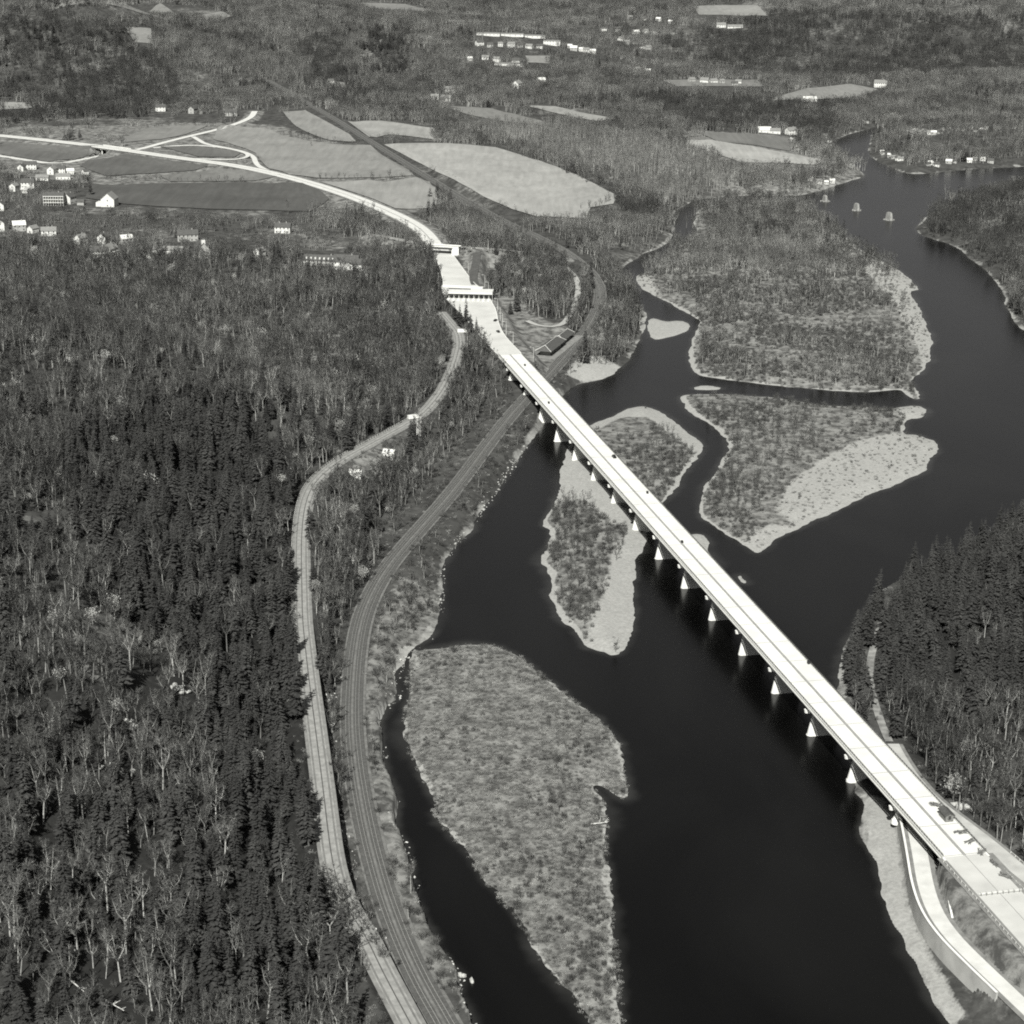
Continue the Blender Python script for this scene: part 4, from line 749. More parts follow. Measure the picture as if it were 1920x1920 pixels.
P3 = lambda m_: np.column_stack([x[m_], y[m_], z[m_]])
bloom = rest_b & (RNG.random(x.shape) < np.where(leftbank, 0, .035)); rest_b &= ~bloom
scatter('evergreen_wood', P3(rest_c), cshape[rest_c], P_CON[0], 'mass of dark evergreens filling the slopes behind the nearest trees', 'woodland')
scatter('leafless_wood', P3(rest_b), bshape[rest_b], P_BARE[0], 'mass of leafless grey trees covering slopes, valley floor and wooded island', 'woodland')
scatter('flowering_trees', P3(bloom), bshape[bloom], P_LEAF[0], 'scattered pale trees in early leaf within the grey woods', 'woodland')
scatter('sapling_thicket', P3(sapl), .6 + .6 * RNG.random(sapl.sum()), P_SAP[0], 'thin leafless saplings standing on islands and river banks', 'thicket')

# ---- scrub
x, y = cand(430, 1760, 3.2, .31); ok = open_ground(x, y, -1.5); x, y = x[ok], y[ok]; z = TZ(x, y); px, py = proj(x, y, z)
sr = -sdf(RIVER_W, x, y, 60); rd = RNG.random(x.shape); n1 = vnoise(x, y, 15.0); n2 = vnoise(x + 200, y, 40.0)
inF = np.zeros(x.shape, bool)
for P in FIELD_PX + CLEAR: inF |= inside(P, px, py)
isl = {k: sdf(P, x, y, 40) for k, P in ISL_W.items()}; sand = np.zeros(x.shape, bool)
for P in SAND_W: sand |= sdf(P, x, y, 10) > 0
b1 = (sr > 2.5) & ~inF & ~sand & (rd < .16 + .25 * (n1 > .55)); bi = ((isl['A'] > .8) | (isl['M'] > 1.5) | (isl['R'] > 1)) & (rd < .12 + .5 * smooth(.4, .65, n2)) & ~sand; bs = sand & ((isl['R'] > 3) | (isl['A'] > 2)) & (rd < .07)
bL = (isl['L'] > .5) & (rd < .02 + .95 * smooth(.44, .62, .5 * n2 + .5 * n1) * (.35 + .65 * smooth(830, 1080, px)))
m_ = b1 | bi | bs | bL; scatter('scrub', P3(m_) if False else np.column_stack([x[m_], y[m_], z[m_]]), np.where(bs[m_], .3 + .4 * RNG.random(m_.sum()), np.where(bL[m_], .35 + .55 * RNG.random(m_.sum()), .5 + .7 * RNG.random(m_.sum()))), P_BUSH[0], 'low leafless scrub and brush over banks and islands', 'scrub')
t_ = ((isl['L'] > .6) & (rd < .95)) | ((isl['R'] > 1) & (RNG.random(x.shape) < .35)) | ((isl['A'] > 1) & (RNG.random(x.shape) < .35)) | ((sr > 1) & (sr < 40) & (RNG.random(x.shape) < .3) & ~inF)
t_ &= ~m_; scatter('dry_grass', np.column_stack([x[t_], y[t_], z[t_]]), .6 + .9 * RNG.random(t_.sum()), P_TUFT[0], 'pale dry grass tufts on the islands and banks', 'grass')
xg = RNG.uniform(ISL_W['L'][:, 0].min(), ISL_W['L'][:, 0].max(), 15000); yg = RNG.uniform(ISL_W['L'][:, 1].min(), ISL_W['L'][:, 1].max(), 15000); gk = (sdf(ISL_W['L'], xg, yg, 20) > -.3) & (RNG.random(15000) < .35 + .6 * vnoise(xg, yg, 9.0)); xg, yg = xg[gk], yg[gk]
scatter('island_grass', np.column_stack([xg, yg, np.maximum(TZ(xg, yg), -.1)]), .5 + .8 * RNG.random(len(xg)), P_TUFT[0], 'tussocks of dry grass covering the large near island', 'grass')
# ---- hedgerows between the fields
HEDGES = [[(185,336),(330,340),(463,341)], [(592,335),(690,336),(717,341),(775,331)], [(530,252),(560,258),(620,268),(695,272)], [(692,262),(740,262),(810,266)], [(410,236),(340,234),(270,240)], [(817,383),(905,388),(960,396),(1010,412),(1100,412)], [(1100,392),(1160,372)], [(930,276),(1020,304),(1090,332),(1157,366)], [(1310,330),(1400,312),(1530,316)], [(1240,262),(1330,300),(1420,330)]]
hp_ = []
for H_ in HEDGES:
    q = np.array(H_, float); g3 = land(q[:, 0], q[:, 1]); l_ = along(g3, 3.2); hp_.append(l_[RNG.random(len(l_)) < .8, :2])
hp_ = np.vstack(hp_); hp_ = hp_ + RNG.normal(0, 2.2, hp_.shape); scatter('hedgerow', np.column_stack([hp_, TZ(hp_[:, 0], hp_[:, 1])]), .45 + .75 * RNG.random(len(hp_)), P_SAP[0], 'thin leafless hedgerows dividing the valley fields', 'hedge')
# ---- rocks along the shores
Ps = along(np.column_stack([chaikin(RIVER_W[:90], 1, False), np.zeros(len(chaikin(RIVER_W[:90], 1, False)))]), .9); Ps = Ps[(Ps[:, 1] < 1330)]
o_ = RNG.normal(0, 1, (len(Ps), 2)) * np.array([1.6, 1.6]); q = Ps[:, :2] + o_; q2 = along(np.column_stack([offset(along(RAIL, 1.0), -9.5), along(RAIL, 1.0)[:, 2]]), 1.1); q2 = q2[q2[:, 1] < 820]; q2 = np.vstack([q2[:, :2] + RNG.normal(0, 2.2, (len(q2), 2)) for _ in range(3)])
q = np.vstack([q, q2]); q = q[(TZ(q[:, 0], q[:, 1]) > -.35) & (RNG.random(len(q)) < np.clip(vnoise(q[:, 0], q[:, 1], 14.0) * 1.6 - .45, 0, 1))]; scatter('shore_rocks', np.column_stack([q, TZ(q[:, 0], q[:, 1]) + .1]), np.exp(RNG.normal(-.95, .45, len(q))), ROCKC, 'pale boulders strewn along the left bank below the railway', 'rocks', 1.0)

# ---- far woods
x, y = cand(1760, 6800, 15.0, .34); keep = RNG.random(x.shape) < np.clip(1.15 - (y - 1760) / 9000, .5, 1); x, y = x[keep], y[keep]
ok = open_ground(x, y, 6.0); x, y = x[ok], y[ok]; z = TZ(x, y); ok = clear_of_houses(x, y, z, 7) & visible_strip(x, y, z, 10); x, y, z = x[ok], y[ok], z[ok]; px, py = proj(x, y, z); sr = -sdf(RIVER_W, x, y, 60); A_ = sdf(ISL_W['A'], x, y, 40); inF = np.zeros(x.shape, bool)
for P in FIELD_PX + CLEAR: inF |= inside(P, px, py + 2)
rd = RNG.random(x.shape); n1 = vnoise(x, y, 120.0); n2 = vnoise(x + 900, y, 210.0); vil = inside(VILLAGE, px, py)
TOWN = np.array([(880,40),(1330,20),(1330,120),(1180,130),(880,135)], float); OPENV = np.array([(0,232),(560,205),(760,280),(840,400),(700,405),(420,404),(0,330)], float); PEN = np.array([(1640,240),(1920,235),(1920,312),(1700,325),(1640,295)], float)
den = np.where(vil, .6, np.where(inside(TOWN, px, py), .45, np.where(inside(OPENV, px, py), .05, np.where(inside(PEN, px, py), .5, .55 + .5 * (n1 > .3)))))
pk = ((sr > 6) | (A_ > 5)) & ~inF & (rd < den); pop = pk & inside(POPLAR, px, py)
C_F = [np.array(p, float) for p in ([(690,45),(770,60),(760,150),(680,140)], [(1180,180),(1280,185),(1330,200),(1240,215)], [(255,215),(400,222),(400,234),(270,232)])]
pcf = np.where(n2 > .8, .35, .03); pcf = np.where(inside(np.array([(0,30),(250,60),(330,200),(200,235),(0,230)], float), px, py), .16, pcf)
for P in C_F: pcf = np.where(inside(P, px, py), .75, pcf)
cf = pk & ~pop & (RNG.random(x.shape) < pcf); bf = pk & ~pop & ~cf
dk = np.zeros(x.shape, bool)
for P in ([(0,26),(90,18),(250,60),(335,150),(345,200),(210,240),(0,236)], [(1235,80),(1450,25),(1930,35),(1930,135),(1640,150),(1420,145),(1250,112)], [(550,85),(640,55),(665,160),(580,155)], [(1190,185),(1560,200),(1560,262),(1300,240)], [(1740,350),(1940,340),(1940,600),(1880,540),(1740,440)], [(860,255),(1000,295),(1160,360),(1240,400),(1200,420),(1100,410),(1010,320)]): dk |= inside(np.array(P, float), px, py)
dk = bf & dk & (RNG.random(x.shape) < .8); bf &= ~dk
for nm, m_, pr, lb in (('distant_leafless_wood', bf, P_CLB, 'distant grey leafless woods over the valley and far hills'), ('distant_oak_wood', dk, P_CLD, 'distant darker woods on the left-hand and right-hand far hills'), ('distant_evergreen_wood', cf, P_CLC, 'distant patches of dark evergreens on the far hills'), ('distant_poplar_wood', pop, P_CLP, 'pale upright trees crowding the creek bottom beyond the large field')):
    scatter(nm, np.column_stack([x[m_], y[m_], z[m_]]), np.where(vil[m_], .62, .7 + .45 * RNG.random(m_.sum())), pr[0], lb, 'woodland', .02)
print('far', bf.sum(), cf.sum(), pop.sum(), 'near', rest_b.sum(), rest_c.sum(), sapl.sum())

# ================================================================== BUILT THINGS
MW = {'W': M_WHITE, 'G': M_GREYW}; MR = {'D': M_ROOFD, 'G': M_ROOFG, 'L': M_ROOFL}
def gable_parts(t, w, d, h, mw, mr, nwin=3, rise=None, chim=True, off=(0, 0), door=True, far=False):
    rise = d * .38 if rise is None else rise; ox, oy = off; mb = MB(); hx, hy = w / 2, d / 2
    V = [(-hx, -hy, -1.5), (hx, -hy, -1.5), (hx, hy, -1.5), (-hx, hy, -1.5), (-hx, -hy, h), (hx, -hy, h), (hx, hy, h), (-hx, hy, h), (-hx, 0, h + rise), (hx, 0, h + rise)]
    mb.add([(a + ox, b_ + oy, c_) for a, b_, c_ in V], [(0, 1, 5, 4), (2, 3, 7, 6), (1, 2, 6, 9, 5), (3, 0, 4, 8, 7)]); mb.build('wall', mw, t)
    mb = MB(); o_ = .45; sl = rise / hy; th = .28
    for sg in (-1, 1):
        ye, ze = sg * (hy + o_), h - sl * o_ + .02; A = [(-hx - o_, ye, ze), (hx + o_, ye, ze), (hx + o_, 0, h + rise + .02), (-hx - o_, 0, h + rise + .02)]; B = [(p[0], p[1], p[2] + th) for p in A]
        mb.add([(a + ox, b_ + oy, c_) for a, b_, c_ in A + B], [(3, 2, 1, 0), (4, 5, 6, 7), (0, 1, 5, 4), (1, 2, 6, 5), (2, 3, 7, 6), (3, 0, 4, 7)])
    r = mb.build('roof', mr, t)
    if chim: MB().box((ox + hx * .45, oy, h + rise + .35), (.9, .9, 2.0)).build('chimney', M_BRICK, r)
    rows_ = [1.4] if h < 4.6 else [1.3, h - 1.5]
    for zz in rows_:
        for i in range(nwin):
            xx = ox - hx + w * (i + .5) / nwin
            if door and zz < 1.5 and i == nwin // 2: MB().box((xx, oy - hy - .03, 1.0), (1.1, .12, 2.1)).build('door', M_GREYW, t); continue
            MB().box((xx, oy - hy - .03, zz + .2), (1.0, .1, 1.4)).build('window', M_GLASS, t)
        if not far:
            for sg in (-1, 1): MB().box((ox + sg * (hx + .03), oy, zz + .2), (.1, 1.0, 1.4)).build('window', M_GLASS, t)
def at(px_, py_): p = land([px_], [py_])[0]; return (float(p[0]), float(p[1]), float(p[2]))
for (a, b_, w_, d_, h_, rz, mw, mr, nw, lb) in HOUSES:
    nm = 'house'
    for key, q in (('shed', 'shed'), ('barn', 'barn'), ('hut', 'hut'), ('cottage', 'cottage'), ('hotel', 'hotel'), ('building', 'building')):
        if key in lb.split(): nm = q
    p = at(a, b_); t = thing(nm, lb, nm, p, math.radians(rz)); gable_parts(t, w_, d_, h_, MW[mw], MR[mr], nw, chim=h_ > 4.6)
    if 'twin chimneys' in lb: MB().box((-w_ * .22, 0, h_ + d_ * .38 + .35), (.9, .9, 2.2)).build('chimney', M_BRICK, [c_ for c_ in t.children if c_.name.startswith('roof')][0])
    if 'columned' in lb:
        for i in range(6): MB().tube((-w_ / 2 + 1.2 + i * 2.5, -d_ / 2 - 2.2, -1), (-w_ / 2 + 1.2 + i * 2.5, -d_ / 2 - 2.2, 4.6), .28, n=8).build('column', M_WHITE, t)
        MB().box((0, -d_ / 2 - 1.25, 4.85), (w_, 2.6, .4)).build('porch_roof', M_ROOFL, t)
FL = {'town': ('small white house in the far town below the hills', 'far town houses'), 'pine': ('tiny pale house at the foot of the pine hill', 'houses by the pine hill'), 'riverfield': ('small pale farm building by the right-hand river field', 'farm buildings by the river field'), 'upriver': ('small white cottage on the bank where the river narrows upstream', 'upstream cottages'), 'point': ('small white cabin among trees on the point between the river arms', 'cabins on the point'), 'camp': ('small pale cabin on the near shore of the river field', 'cabins by the shore'), 'lawn': ('small pale cottage along the far lawns', 'cottages on far lawns')}
ROWN = ['upper row of the far town under the factory sheds', 'lower left row of the far town', 'cluster right of centre in the far town', 'upper right row of the far town', 'middle right row of the far town', 'topmost row of the far town', 'little row at the foot of the pine hill', 'group beside the upper river bend', 'group right of the river field', 'bank where the river narrows upstream', 'left inland row on the point between the river arms', 'right inland row on the point between the river arms', 'tip of the point between the river arms', 'near shore of the point, left part', 'near shore of the point, right part', 'shore below the river field by the old piers', 'far lawns under the right-hand hill', 'lawn edge at the foot of the far town']
ORD = ['first', 'second', 'third', 'fourth', 'fifth', 'sixth', 'seventh', 'eighth', 'ninth', 'tenth']
for a, b_, w_, k, row, i, n_ in FARH:
    white = RNG.random() < .6; nm = 'cabin' if k in ('point', 'camp') else 'house'
    t = thing(nm, '%s %s from the left, %s' % (ORD[i], nm, ROWN[row]), nm, at(a, b_), RNG.uniform(-.6, .6), FL[k][1]); gable_parts(t, w_, w_ * .7, RNG.uniform(2.6, 3.6) if w_ < 8 else RNG.uniform(3.4, 5.5), M_WHITE if white else M_GREYW, (M_ROOFG, M_ROOFD, M_ROOFL)[RNG.integers(3)], 2, chim=False, far=True)
# long sheds of the far town
for a, b_, w_, lb in ((916,66,42,'long white factory shed, left part of the far row'), (952,67,58,'long white factory shed, middle of the far row'), (994,70,56,'long white factory shed, right part of the far row'), (1035,84,30,'tall white block right of the far factory row'), (955,123,50,'long white building in front of the far town')):
    t = thing('factory_shed', lb, 'factory', at(a, b_), -.1); gable_parts(t, w_, 12, 3.6 if 'tall' not in lb else 7, M_WHITE, M_ROOFG, 6, rise=1.2, chim=False, door=False, far=True)
# big white barn
p = at(206, 386); t = thing('barn', 'big white barn with lean-to standing at the edge of the dark field', 'barn', p, math.radians(85)); gable_parts(t, 16, 14, 8, M_WHITE, M_ROOFG, 2, rise=6, chim=False)
mb = MB(); mb.prism([(-6, 7.02), (5, 7.02), (5, 13), (-6, 13)], -1, 4.2); mb.build('lean_to', M_WHITE, t)
# inn with stacked porches
p = at(103, 384); t = thing('inn', 'three-storey inn with rows of open porches left of the barn', 'inn', p, math.radians(2)); gable_parts(t, 20, 10, 10, M_GREYW, M_ROOFD, 8, rise=3)
for zz in (3.3, 6.6, 9.7): MB().box((0, -6.4, zz), (21, 2.8, .35)).build('porch', M_WHITE, t)
for i in range(9): MB().box((-10 + i * 2.5, -7.6, 4.4), (.3, .3, 10.8)).build('post', M_WHITE, t)
# church
p = at(378, 480); t = thing('church', 'grey church with white belfry and dark roof in the left wood', 'church', p, math.radians(-68)); gable_parts(t, 20, 12, 7, M_GREYW, M_ROOFD, 4, rise=6.5, chim=False)
MB().box((8, 0, 14.3), (3.2, 3.2, 4.6)).build('belfry', M_WHITE, t); MB().box((8, 0, 17.2), (3.4, 3.4, 1.4), 0, .2).build('belfry_roof', M_ROOFD, t)
# large hotel with wings
p = at(606, 497); t = thing('hotel', 'sprawling white hotel with dark wings and dormers in the central wood', 'hotel', p, math.radians(-10)); gable_parts(t, 34, 9, 5, M_GREYW, M_ROOFD, 9, rise=4)
for i in range(8): MB().box((-14 + i * 4, -3.1, 6.6), (1.4, 2.0, 1.5)).build('dormer', M_WHITE, t)
gable_parts(t, 22, 10, 6.5, M_WHITE, M_ROOFD, 5, rise=5.5, off=(24, -9)); gable_parts(t, 12, 9, 5.5, M_WHITE, M_ROOFD, 3, rise=4, off=(36, -12), chim=False)
# dark-roofed railway station with light ridge caps
sa, sb = unp(1022, 668, 8.0), unp(1072, 628, 8.0); sm = (sa + sb) / 2; sr_ = math.atan2(*(sb - sa)[::-1])
st = thing('railway_station', 'low station with dark hipped roofs and pale ridge caps beside the tracks', 'station', (sm[0], sm[1], 7.0), sr_)
def hip(t, cx, cy_, w_, d_, z0, rise):
    hx, hy = w_ / 2, d_ / 2; rx = hx - hy * .75; E4 = [(-hx, -hy, z0), (hx, -hy, z0), (hx, hy, z0), (-hx, hy, z0)]; R2 = [(-rx, 0, z0 + rise), (rx, 0, z0 + rise)]
    V = [(a + cx, b_ + cy_, c_) for a, b_, c_ in E4 + R2]; r = MB().add(V, [(0, 1, 5, 4), (1, 2, 5), (2, 3, 4, 5), (3, 0, 4), (3, 2, 1, 0)]).build('roof', M_ROOFD, t)
    for a, b_ in ((4, 5), (0, 4), (3, 4), (1, 5), (2, 5)): MB().tube(Vector(V[a]) + Vector((0, 0, .12)), Vector(V[b_]) + Vector((0, 0, .12)), .22, n=4).build('ridge_cap', M_HIP, r)
SL = float(np.linalg.norm(sb - sa))
MB().box((-SL * .2, 2, 1.6), (SL * .42, 7, 5)).build('wall', M_GREYW, st); MB().box((SL * .24, 2, 1.4), (SL * .3, 5.5, 4.6)).build('wall', M_GREYW, st)
hip(st, -SL * .2, 2, SL * .56, 12.5, 4.2, 3.6); hip(st, SL * .26, 2, SL * .42, 10, 3.8, 3.2)
for i in range(6): MB().box((-SL * .2 - 9 + i * 3.4, -1.55, 2.2), (1.2, .1, 1.8)).build('window', M_GLASS, st)
tag(MB().box((sm[0] - 9 * math.sin(-sr_) * 0, sm[1], 7.05), (SL * 1.1, 17, .3), sr_).build('station_platform', M_SHOULD), kind='structure')

# ------------------------------------------------------------------ toll plaza
ta, tb = unp(837, 560, HZ), unp(921, 562, HZ); tc = (ta + tb) / 2; tr_ = math.atan2(*(tb - ta)[::-1]); TW = float(np.linalg.norm(tb - ta))
tp = thing('toll_plaza', 'toll plaza with white canopy over dark lanes and booths across the highway', 'toll plaza', (tc[0], tc[1], HZ), tr_)
MB().box((0, 6, 5.6), (TW + 2, 15, .7)).build('canopy_roof', M_WHITE, tp); MB().box((0, -1.7, 5.25), (TW + 2.2, .35, 1.3)).build('fascia', M_WHITE, tp)
MB().box((-TW * .23, 10, 6.3), (TW * .5, .5, .65)).build('sign_beam', M_STEEL, tp)
for i in range(9):
    xx = -TW / 2 + TW * (i + .5) / 9
    isl_ = MB().box((xx, 5, .25), (1.9, 24, .3)); isl_.build('lane_island', M_CONC2, tp)
    b0 = MB().box((xx, 4, 1.65), (1.5, 3.2, 2.5)).build('toll_booth', M_WHITE, tp); MB().box((xx, 2.37, 2.0), (1.2, .08, 1.1)).build('window', M_GLASS, b0)
    for yy in (0, 11): MB().tube((xx, yy, .3), (xx, yy, 5.25), .18, n=6).build('column', M_ALU, tp)
p = unp(900, 541, HZ); 
ca_, cb_ = unp(829, 536, HZ), unp(905, 540, HZ); cw = float(np.linalg.norm(cb_ - ca_)); cm = (ca_ + cb_) / 2
tag(MB().box((cm[0], cm[1], HZ + .12), (cw, 9, .1), math.atan2(*(cb_ - ca_)[::-1])).build('new_concrete_band', M_CONC2), kind='structure')
# light poles
poles = [(905,538),(912,552),(919,566),(929,584),(934,600),(938,612),(945,628),(958,648),(878,512),(822,534),(1000,672)]
def light_pole(px_, py_, lb):
    x_, y_ = unp(px_, py_, HZ); z_ = float(TZ(x_, y_)); t = thing('light_pole', lb, 'street light', (x_, y_, z_), 0, 'light poles around the toll plaza')
    MB().tube((0, 0, -.3), (0, 0, 10.5), .2, .12, 6).build('pole', M_POLE, t); MB().tube((0, 0, 10.4), (-1.8, 0, 10.8), .09, .07, 5).build('arm', M_POLE, t); MB().box((-2.2, 0, 10.75), (.9, .35, .22)).build('lamp', M_WHITE, t)
for i, (a, b_) in enumerate(poles):
    lb = {9: 'pale light pole at the left end of the toll canopy', 8: 'pale light pole on the lawn right of the highway above the toll canopy', 10: 'pale light pole beside the start of the bridge'}.get(i, '%s slim pale light pole from the toll canopy down the right plaza kerb' % ORD[min(i, 9)])
    light_pole(a + 4 if i < 8 else a, b_, lb)
# ------------------------------------------------------------------ road overpass north of the plaza
oa, ob = np.array([*unp(800, 460, 23.5)]), np.array([*unp(853, 463, 23.5)]); om = (oa + ob) / 2; orz = math.atan2(*(ob - oa)[::-1]); OL = float(np.linalg.norm(ob - oa))
ov = thing('overpass', 'short concrete overpass carrying a side road over the highway', 'overpass', (om[0], om[1], HZ), orz)
MB().box((0, 0, 6.2), (OL + 8, 8.4, .8)).build('deck', M_OLDROAD, ov)
for sg in (-1, 1): MB().box((0, sg * 4.3, 7.0), (OL + 9, .4, .9)).build('parapet', M_CONC2, ov)
for sg in (-1, 1):
    MB().box((sg * (OL / 2 - 1.2), 0, 2.6), (1.6, 8.3, 6.4)).build('abutment', M_CONC2, ov)
    mb = MB(); x0 = sg * (OL / 2 - .5); x1 = sg * (OL / 2 + 5); mb.prism([(x0, -4.9), (x1, -5.4), (x1, -4.5), (x0, -4.4)] if sg > 0 else [(x1, -5.4), (x0, -4.9), (x0, -4.4), (x1, -4.5)], -1, 6.3); mb.build('wing_wall', M_CONC2, ov)
MB().box((0, -4.3, 5.2), (OL - 3, .5, 1.2)).build('girder', M_STEEL, ov)
ribbon('side_road', OVER[OVER[:, 0] < om[0] - OL / 2 - 5], 3.6, M_OLDROAD, .08, .3); ribbon('side_road', OVER[OVER[:, 0] > om[0] + OL / 2 + 5], 3.6, M_OLDROAD, .08, .3)
# ------------------------------------------------------------------ highway bridge over the crossing road
hk = np.argmin(np.linalg.norm(HIGHWAY[:, :2] - unp(207, 277, 19.0), axis=1)); hp = HIGHWAY[hk]; hd = HIGHWAY[hk + 1] - HIGHWAY[hk - 1]; hrz = math.atan2(hd[1], hd[0])
ub = thing('highway_underpass', 'low highway bridge on white piers over the interchange road', 'bridge', (hp[0], hp[1], hp[2] - 9), hrz)
MB().box((0, 0, 8.3), (46, 19, 1.1)).build('deck', M_CONC2, ub)
for sg in (-1, 1):
    MB().box((0, sg * 9.3, 9.6), (50, .4, 1.1)).build('parapet', M_WHITE, ub)
    for yy in (-7, 0, 7): MB().tube((sg * 9, yy, -1.5), (sg * 9, yy, 7.7), .7, n=8).build('column', M_WHITE, ub)
    MB().box((sg * 9, 0, 7.3), (1.4, 18.4, .9)).build('pier_cap', M_WHITE, ub); MB().box((sg * 22, 0, 3.5), (2, 18.5, 9)).build('abutment', M_CONC2, ub)
# ------------------------------------------------------------------ ruined piers of the old river bridge
for i, (a, b_, h_, lb) in enumerate(((1547,377,6,'ruined stone pier nearest the left shore upstream'), (1606,394,7,'ruined stone pier in midstream with rubble at its foot, second of three'), (1667,412,7.5,'ruined stone pier farthest right of the three in the upper river'))):
    x_, y_ = unp(a, b_, .3); t = thing('ruined_pier', lb, 'bridge pier', (x_, y_, 0), .25 + .1 * i, 'old bridge piers'); rg = np.random.default_rng(i)
    MB().prism([(-2.1, -5), (0, -6.6), (2.1, -5), (2.1, 5), (-2.1, 5)], -3, h_, [(-1.2, -3.6), (0, -4.8), (1.2, -3.6), (1.2, 3.8), (-1.2, 3.8)]).build('shaft', M_STONE, t); MB().box((.2, .6, h_ + .4), (2.1, 5, .8), .06, .9).build('coping', M_STONE, t)
    mb = MB()
    for j in range(26): an = rg.random() * 6.28; r_ = rg.uniform(2.5, 5.0); mb.box((r_ * math.cos(an), r_ * math.sin(an) * 1.2, .2), tuple(rg.uniform(.8, 2.0, 3)), rg.random() * 3, .7)
    tag(mb.build('rubble', M_STONE, t), kind='stuff')
# ------------------------------------------------------------------ right end of the bridge
RW = along(RAMP, 2.0); rp = np.column_stack(proj(RW[:, 0], RW[:, 1], RW[:, 2])); RWs = RW[(rp[:, 1] > 1500) & (rp[:, 1] < 1868)]
A = offset(RWs, -5.3); B = offset(RWs, -4.75); zt = RWs[:, 2] + .9; n_ = len(RWs); zb = np.minimum(TZ(offset(RWs, -9)[:, 0], offset(RWs, -9)[:, 1]), zt) - 2.5; fade = smooth(0, 10, np.arange(n_)[::-1])
rw = thing('retaining_wall', 'curved pale concrete retaining wall holding the ramp above the gravel shore', 'wall', (RWs[0][0], RWs[0][1], 0)); o2 = np.array([RWs[0][0], RWs[0][1], 0])
mb = MB(); AT, AB = np.column_stack([A, zt]) - o2, np.column_stack([offset(RWs, -5.9), zb]) - o2; BT, BB = np.column_stack([B, zt]) - o2, np.column_stack([B, zb]) - o2
mb.strip(AT, AB); mb.strip(BT, AT); mb.strip(BB, BT); mb.add([AT[0], BT[0], BB[0], AB[0]], [(0, 1, 2, 3)]); mb.add([AT[-1], BT[-1], BB[-1], AB[-1]], [(3, 2, 1, 0)]); mb.build('face', mat('wall_concrete', .30, .42, .15, .85), rw)
mb = MB(); c1_, c2_ = np.column_stack([offset(RWs, -5.45), zt + .02]) - o2, np.column_stack([offset(RWs, -4.6), zt + .02]) - o2; up_ = np.array([0, 0, .35]); mb.strip(c2_ + up_, c1_ + up_); mb.strip(c1_ + up_, c1_); mb.strip(c2_, c2_ + up_); mb.build('coping', M_CONC2, rw)
# wing wall below the abutment
ww = thing('wing_wall', 'white triangular wing wall running down from the right bridge abutment', 'wall', (*bpt(K1, 0), 0)); w0 = bpt(K1, -.3); pts_ = [w0, unp(1768, 1655, 9.0), unp(1776, 1690, 8.6), unp(1784, 1722, 8.3)]; zz = [deckz(K1) - .1, 12.0, 10.0, 8.4]; mb = MB()
P_ = np.array(pts_); Pn = offset(P_, .7); q0 = np.array([*w0, 0]); f = lambda XY, Z: np.column_stack([XY, Z]) - np.array([bpt(K1, 0)[0], bpt(K1, 0)[1], 0])
mb.strip(f(P_, zz), f(Pn, zz)); mb.strip(f(P_, [4] * 4), f(P_, zz)); mb.strip(f(Pn, zz), f(Pn, [4] * 4)); mb.build('face', M_CONC2, ww)
# post fences along the approach and the plaza edge
def guide_rail(P, off, label, lift=0.0, step=3.0, z=None):
    Q_ = along(P, step); c_ = offset(Q_, off); zz_ = np.maximum(TZ(c_[:, 0], c_[:, 1]), -1) if z is None else np.full(len(c_), z); t = thing('guard_rail', label, 'guard rail', (c_[0][0], c_[0][1], 0)); mb = MB(); base = c_[0]
    for q_, z_ in zip(c_, zz_): mb.box((q_[0] - base[0], q_[1] - base[1], z_ + .45), (.22, .22, 1.1))
    tag(mb.build('posts', M_WHITE, t), kind='stuff'); mb = MB(); a = np.column_stack([c_ - base, zz_ + .75]); d_ = np.array([0, 0, .22]); mb.strip(a, a + d_); b2 = np.column_stack([offset(c_, .08) - base, zz_ + .75]); mb.strip(b2 + d_, b2); mb.strip(a + d_, b2 + d_); mb.build('rail', M_ALU, t)
guide_rail(APPR, -DW / 2 - 1.0, 'white post rail along the grassy side of the new approach road'); guide_rail(APPR, DW / 2 + 1.0, 'white post rail along the hill side of the new approach road'); 
guide_rail(NJROAD[len(NJROAD) * 62 // 100:], 4.2, 'pale guard rail on the hill side of the right-hand river road'); guide_rail(OLDROAD[30:75], -5.0, 'pale guard rail on the river side of the old road')
# barricade, shed, lumber and truck on the unfinished end
def on_deck(k, off): p_ = bpt(k, off); return (float(p_[0]), float(p_[1]), float(deckz(min(k, K1)) + .08))
drz = math.atan2(BN[1], BN[0])
bc = thing('barricade', 'low plank barricade across the unfinished road beyond the bridge end', 'barricade', on_deck(K1 + .62, DW / 2), drz)
for i in range(8): MB().box((-DW / 2 + 1.4 + i * (DW - 2.8) / 7, 0, .5), (.2, .9, 1.0)).build('trestle', M_WOOD, bc)
for zz_ in (.5, .95): MB().box((0, -.12, zz_), (DW - 1.2, .1, .24)).build('plank', M_WHITE, bc)
bh = thing('site_hut', 'dark-roofed site hut beside lumber at the bridge end', 'hut', on_deck(K1 - .62, DW - 3.2), drz + math.pi / 2); gable_parts(bh, 6.0, 3.2, 2.6, M_WOOD, M_ROOFD, 2, rise=.9, chim=False)
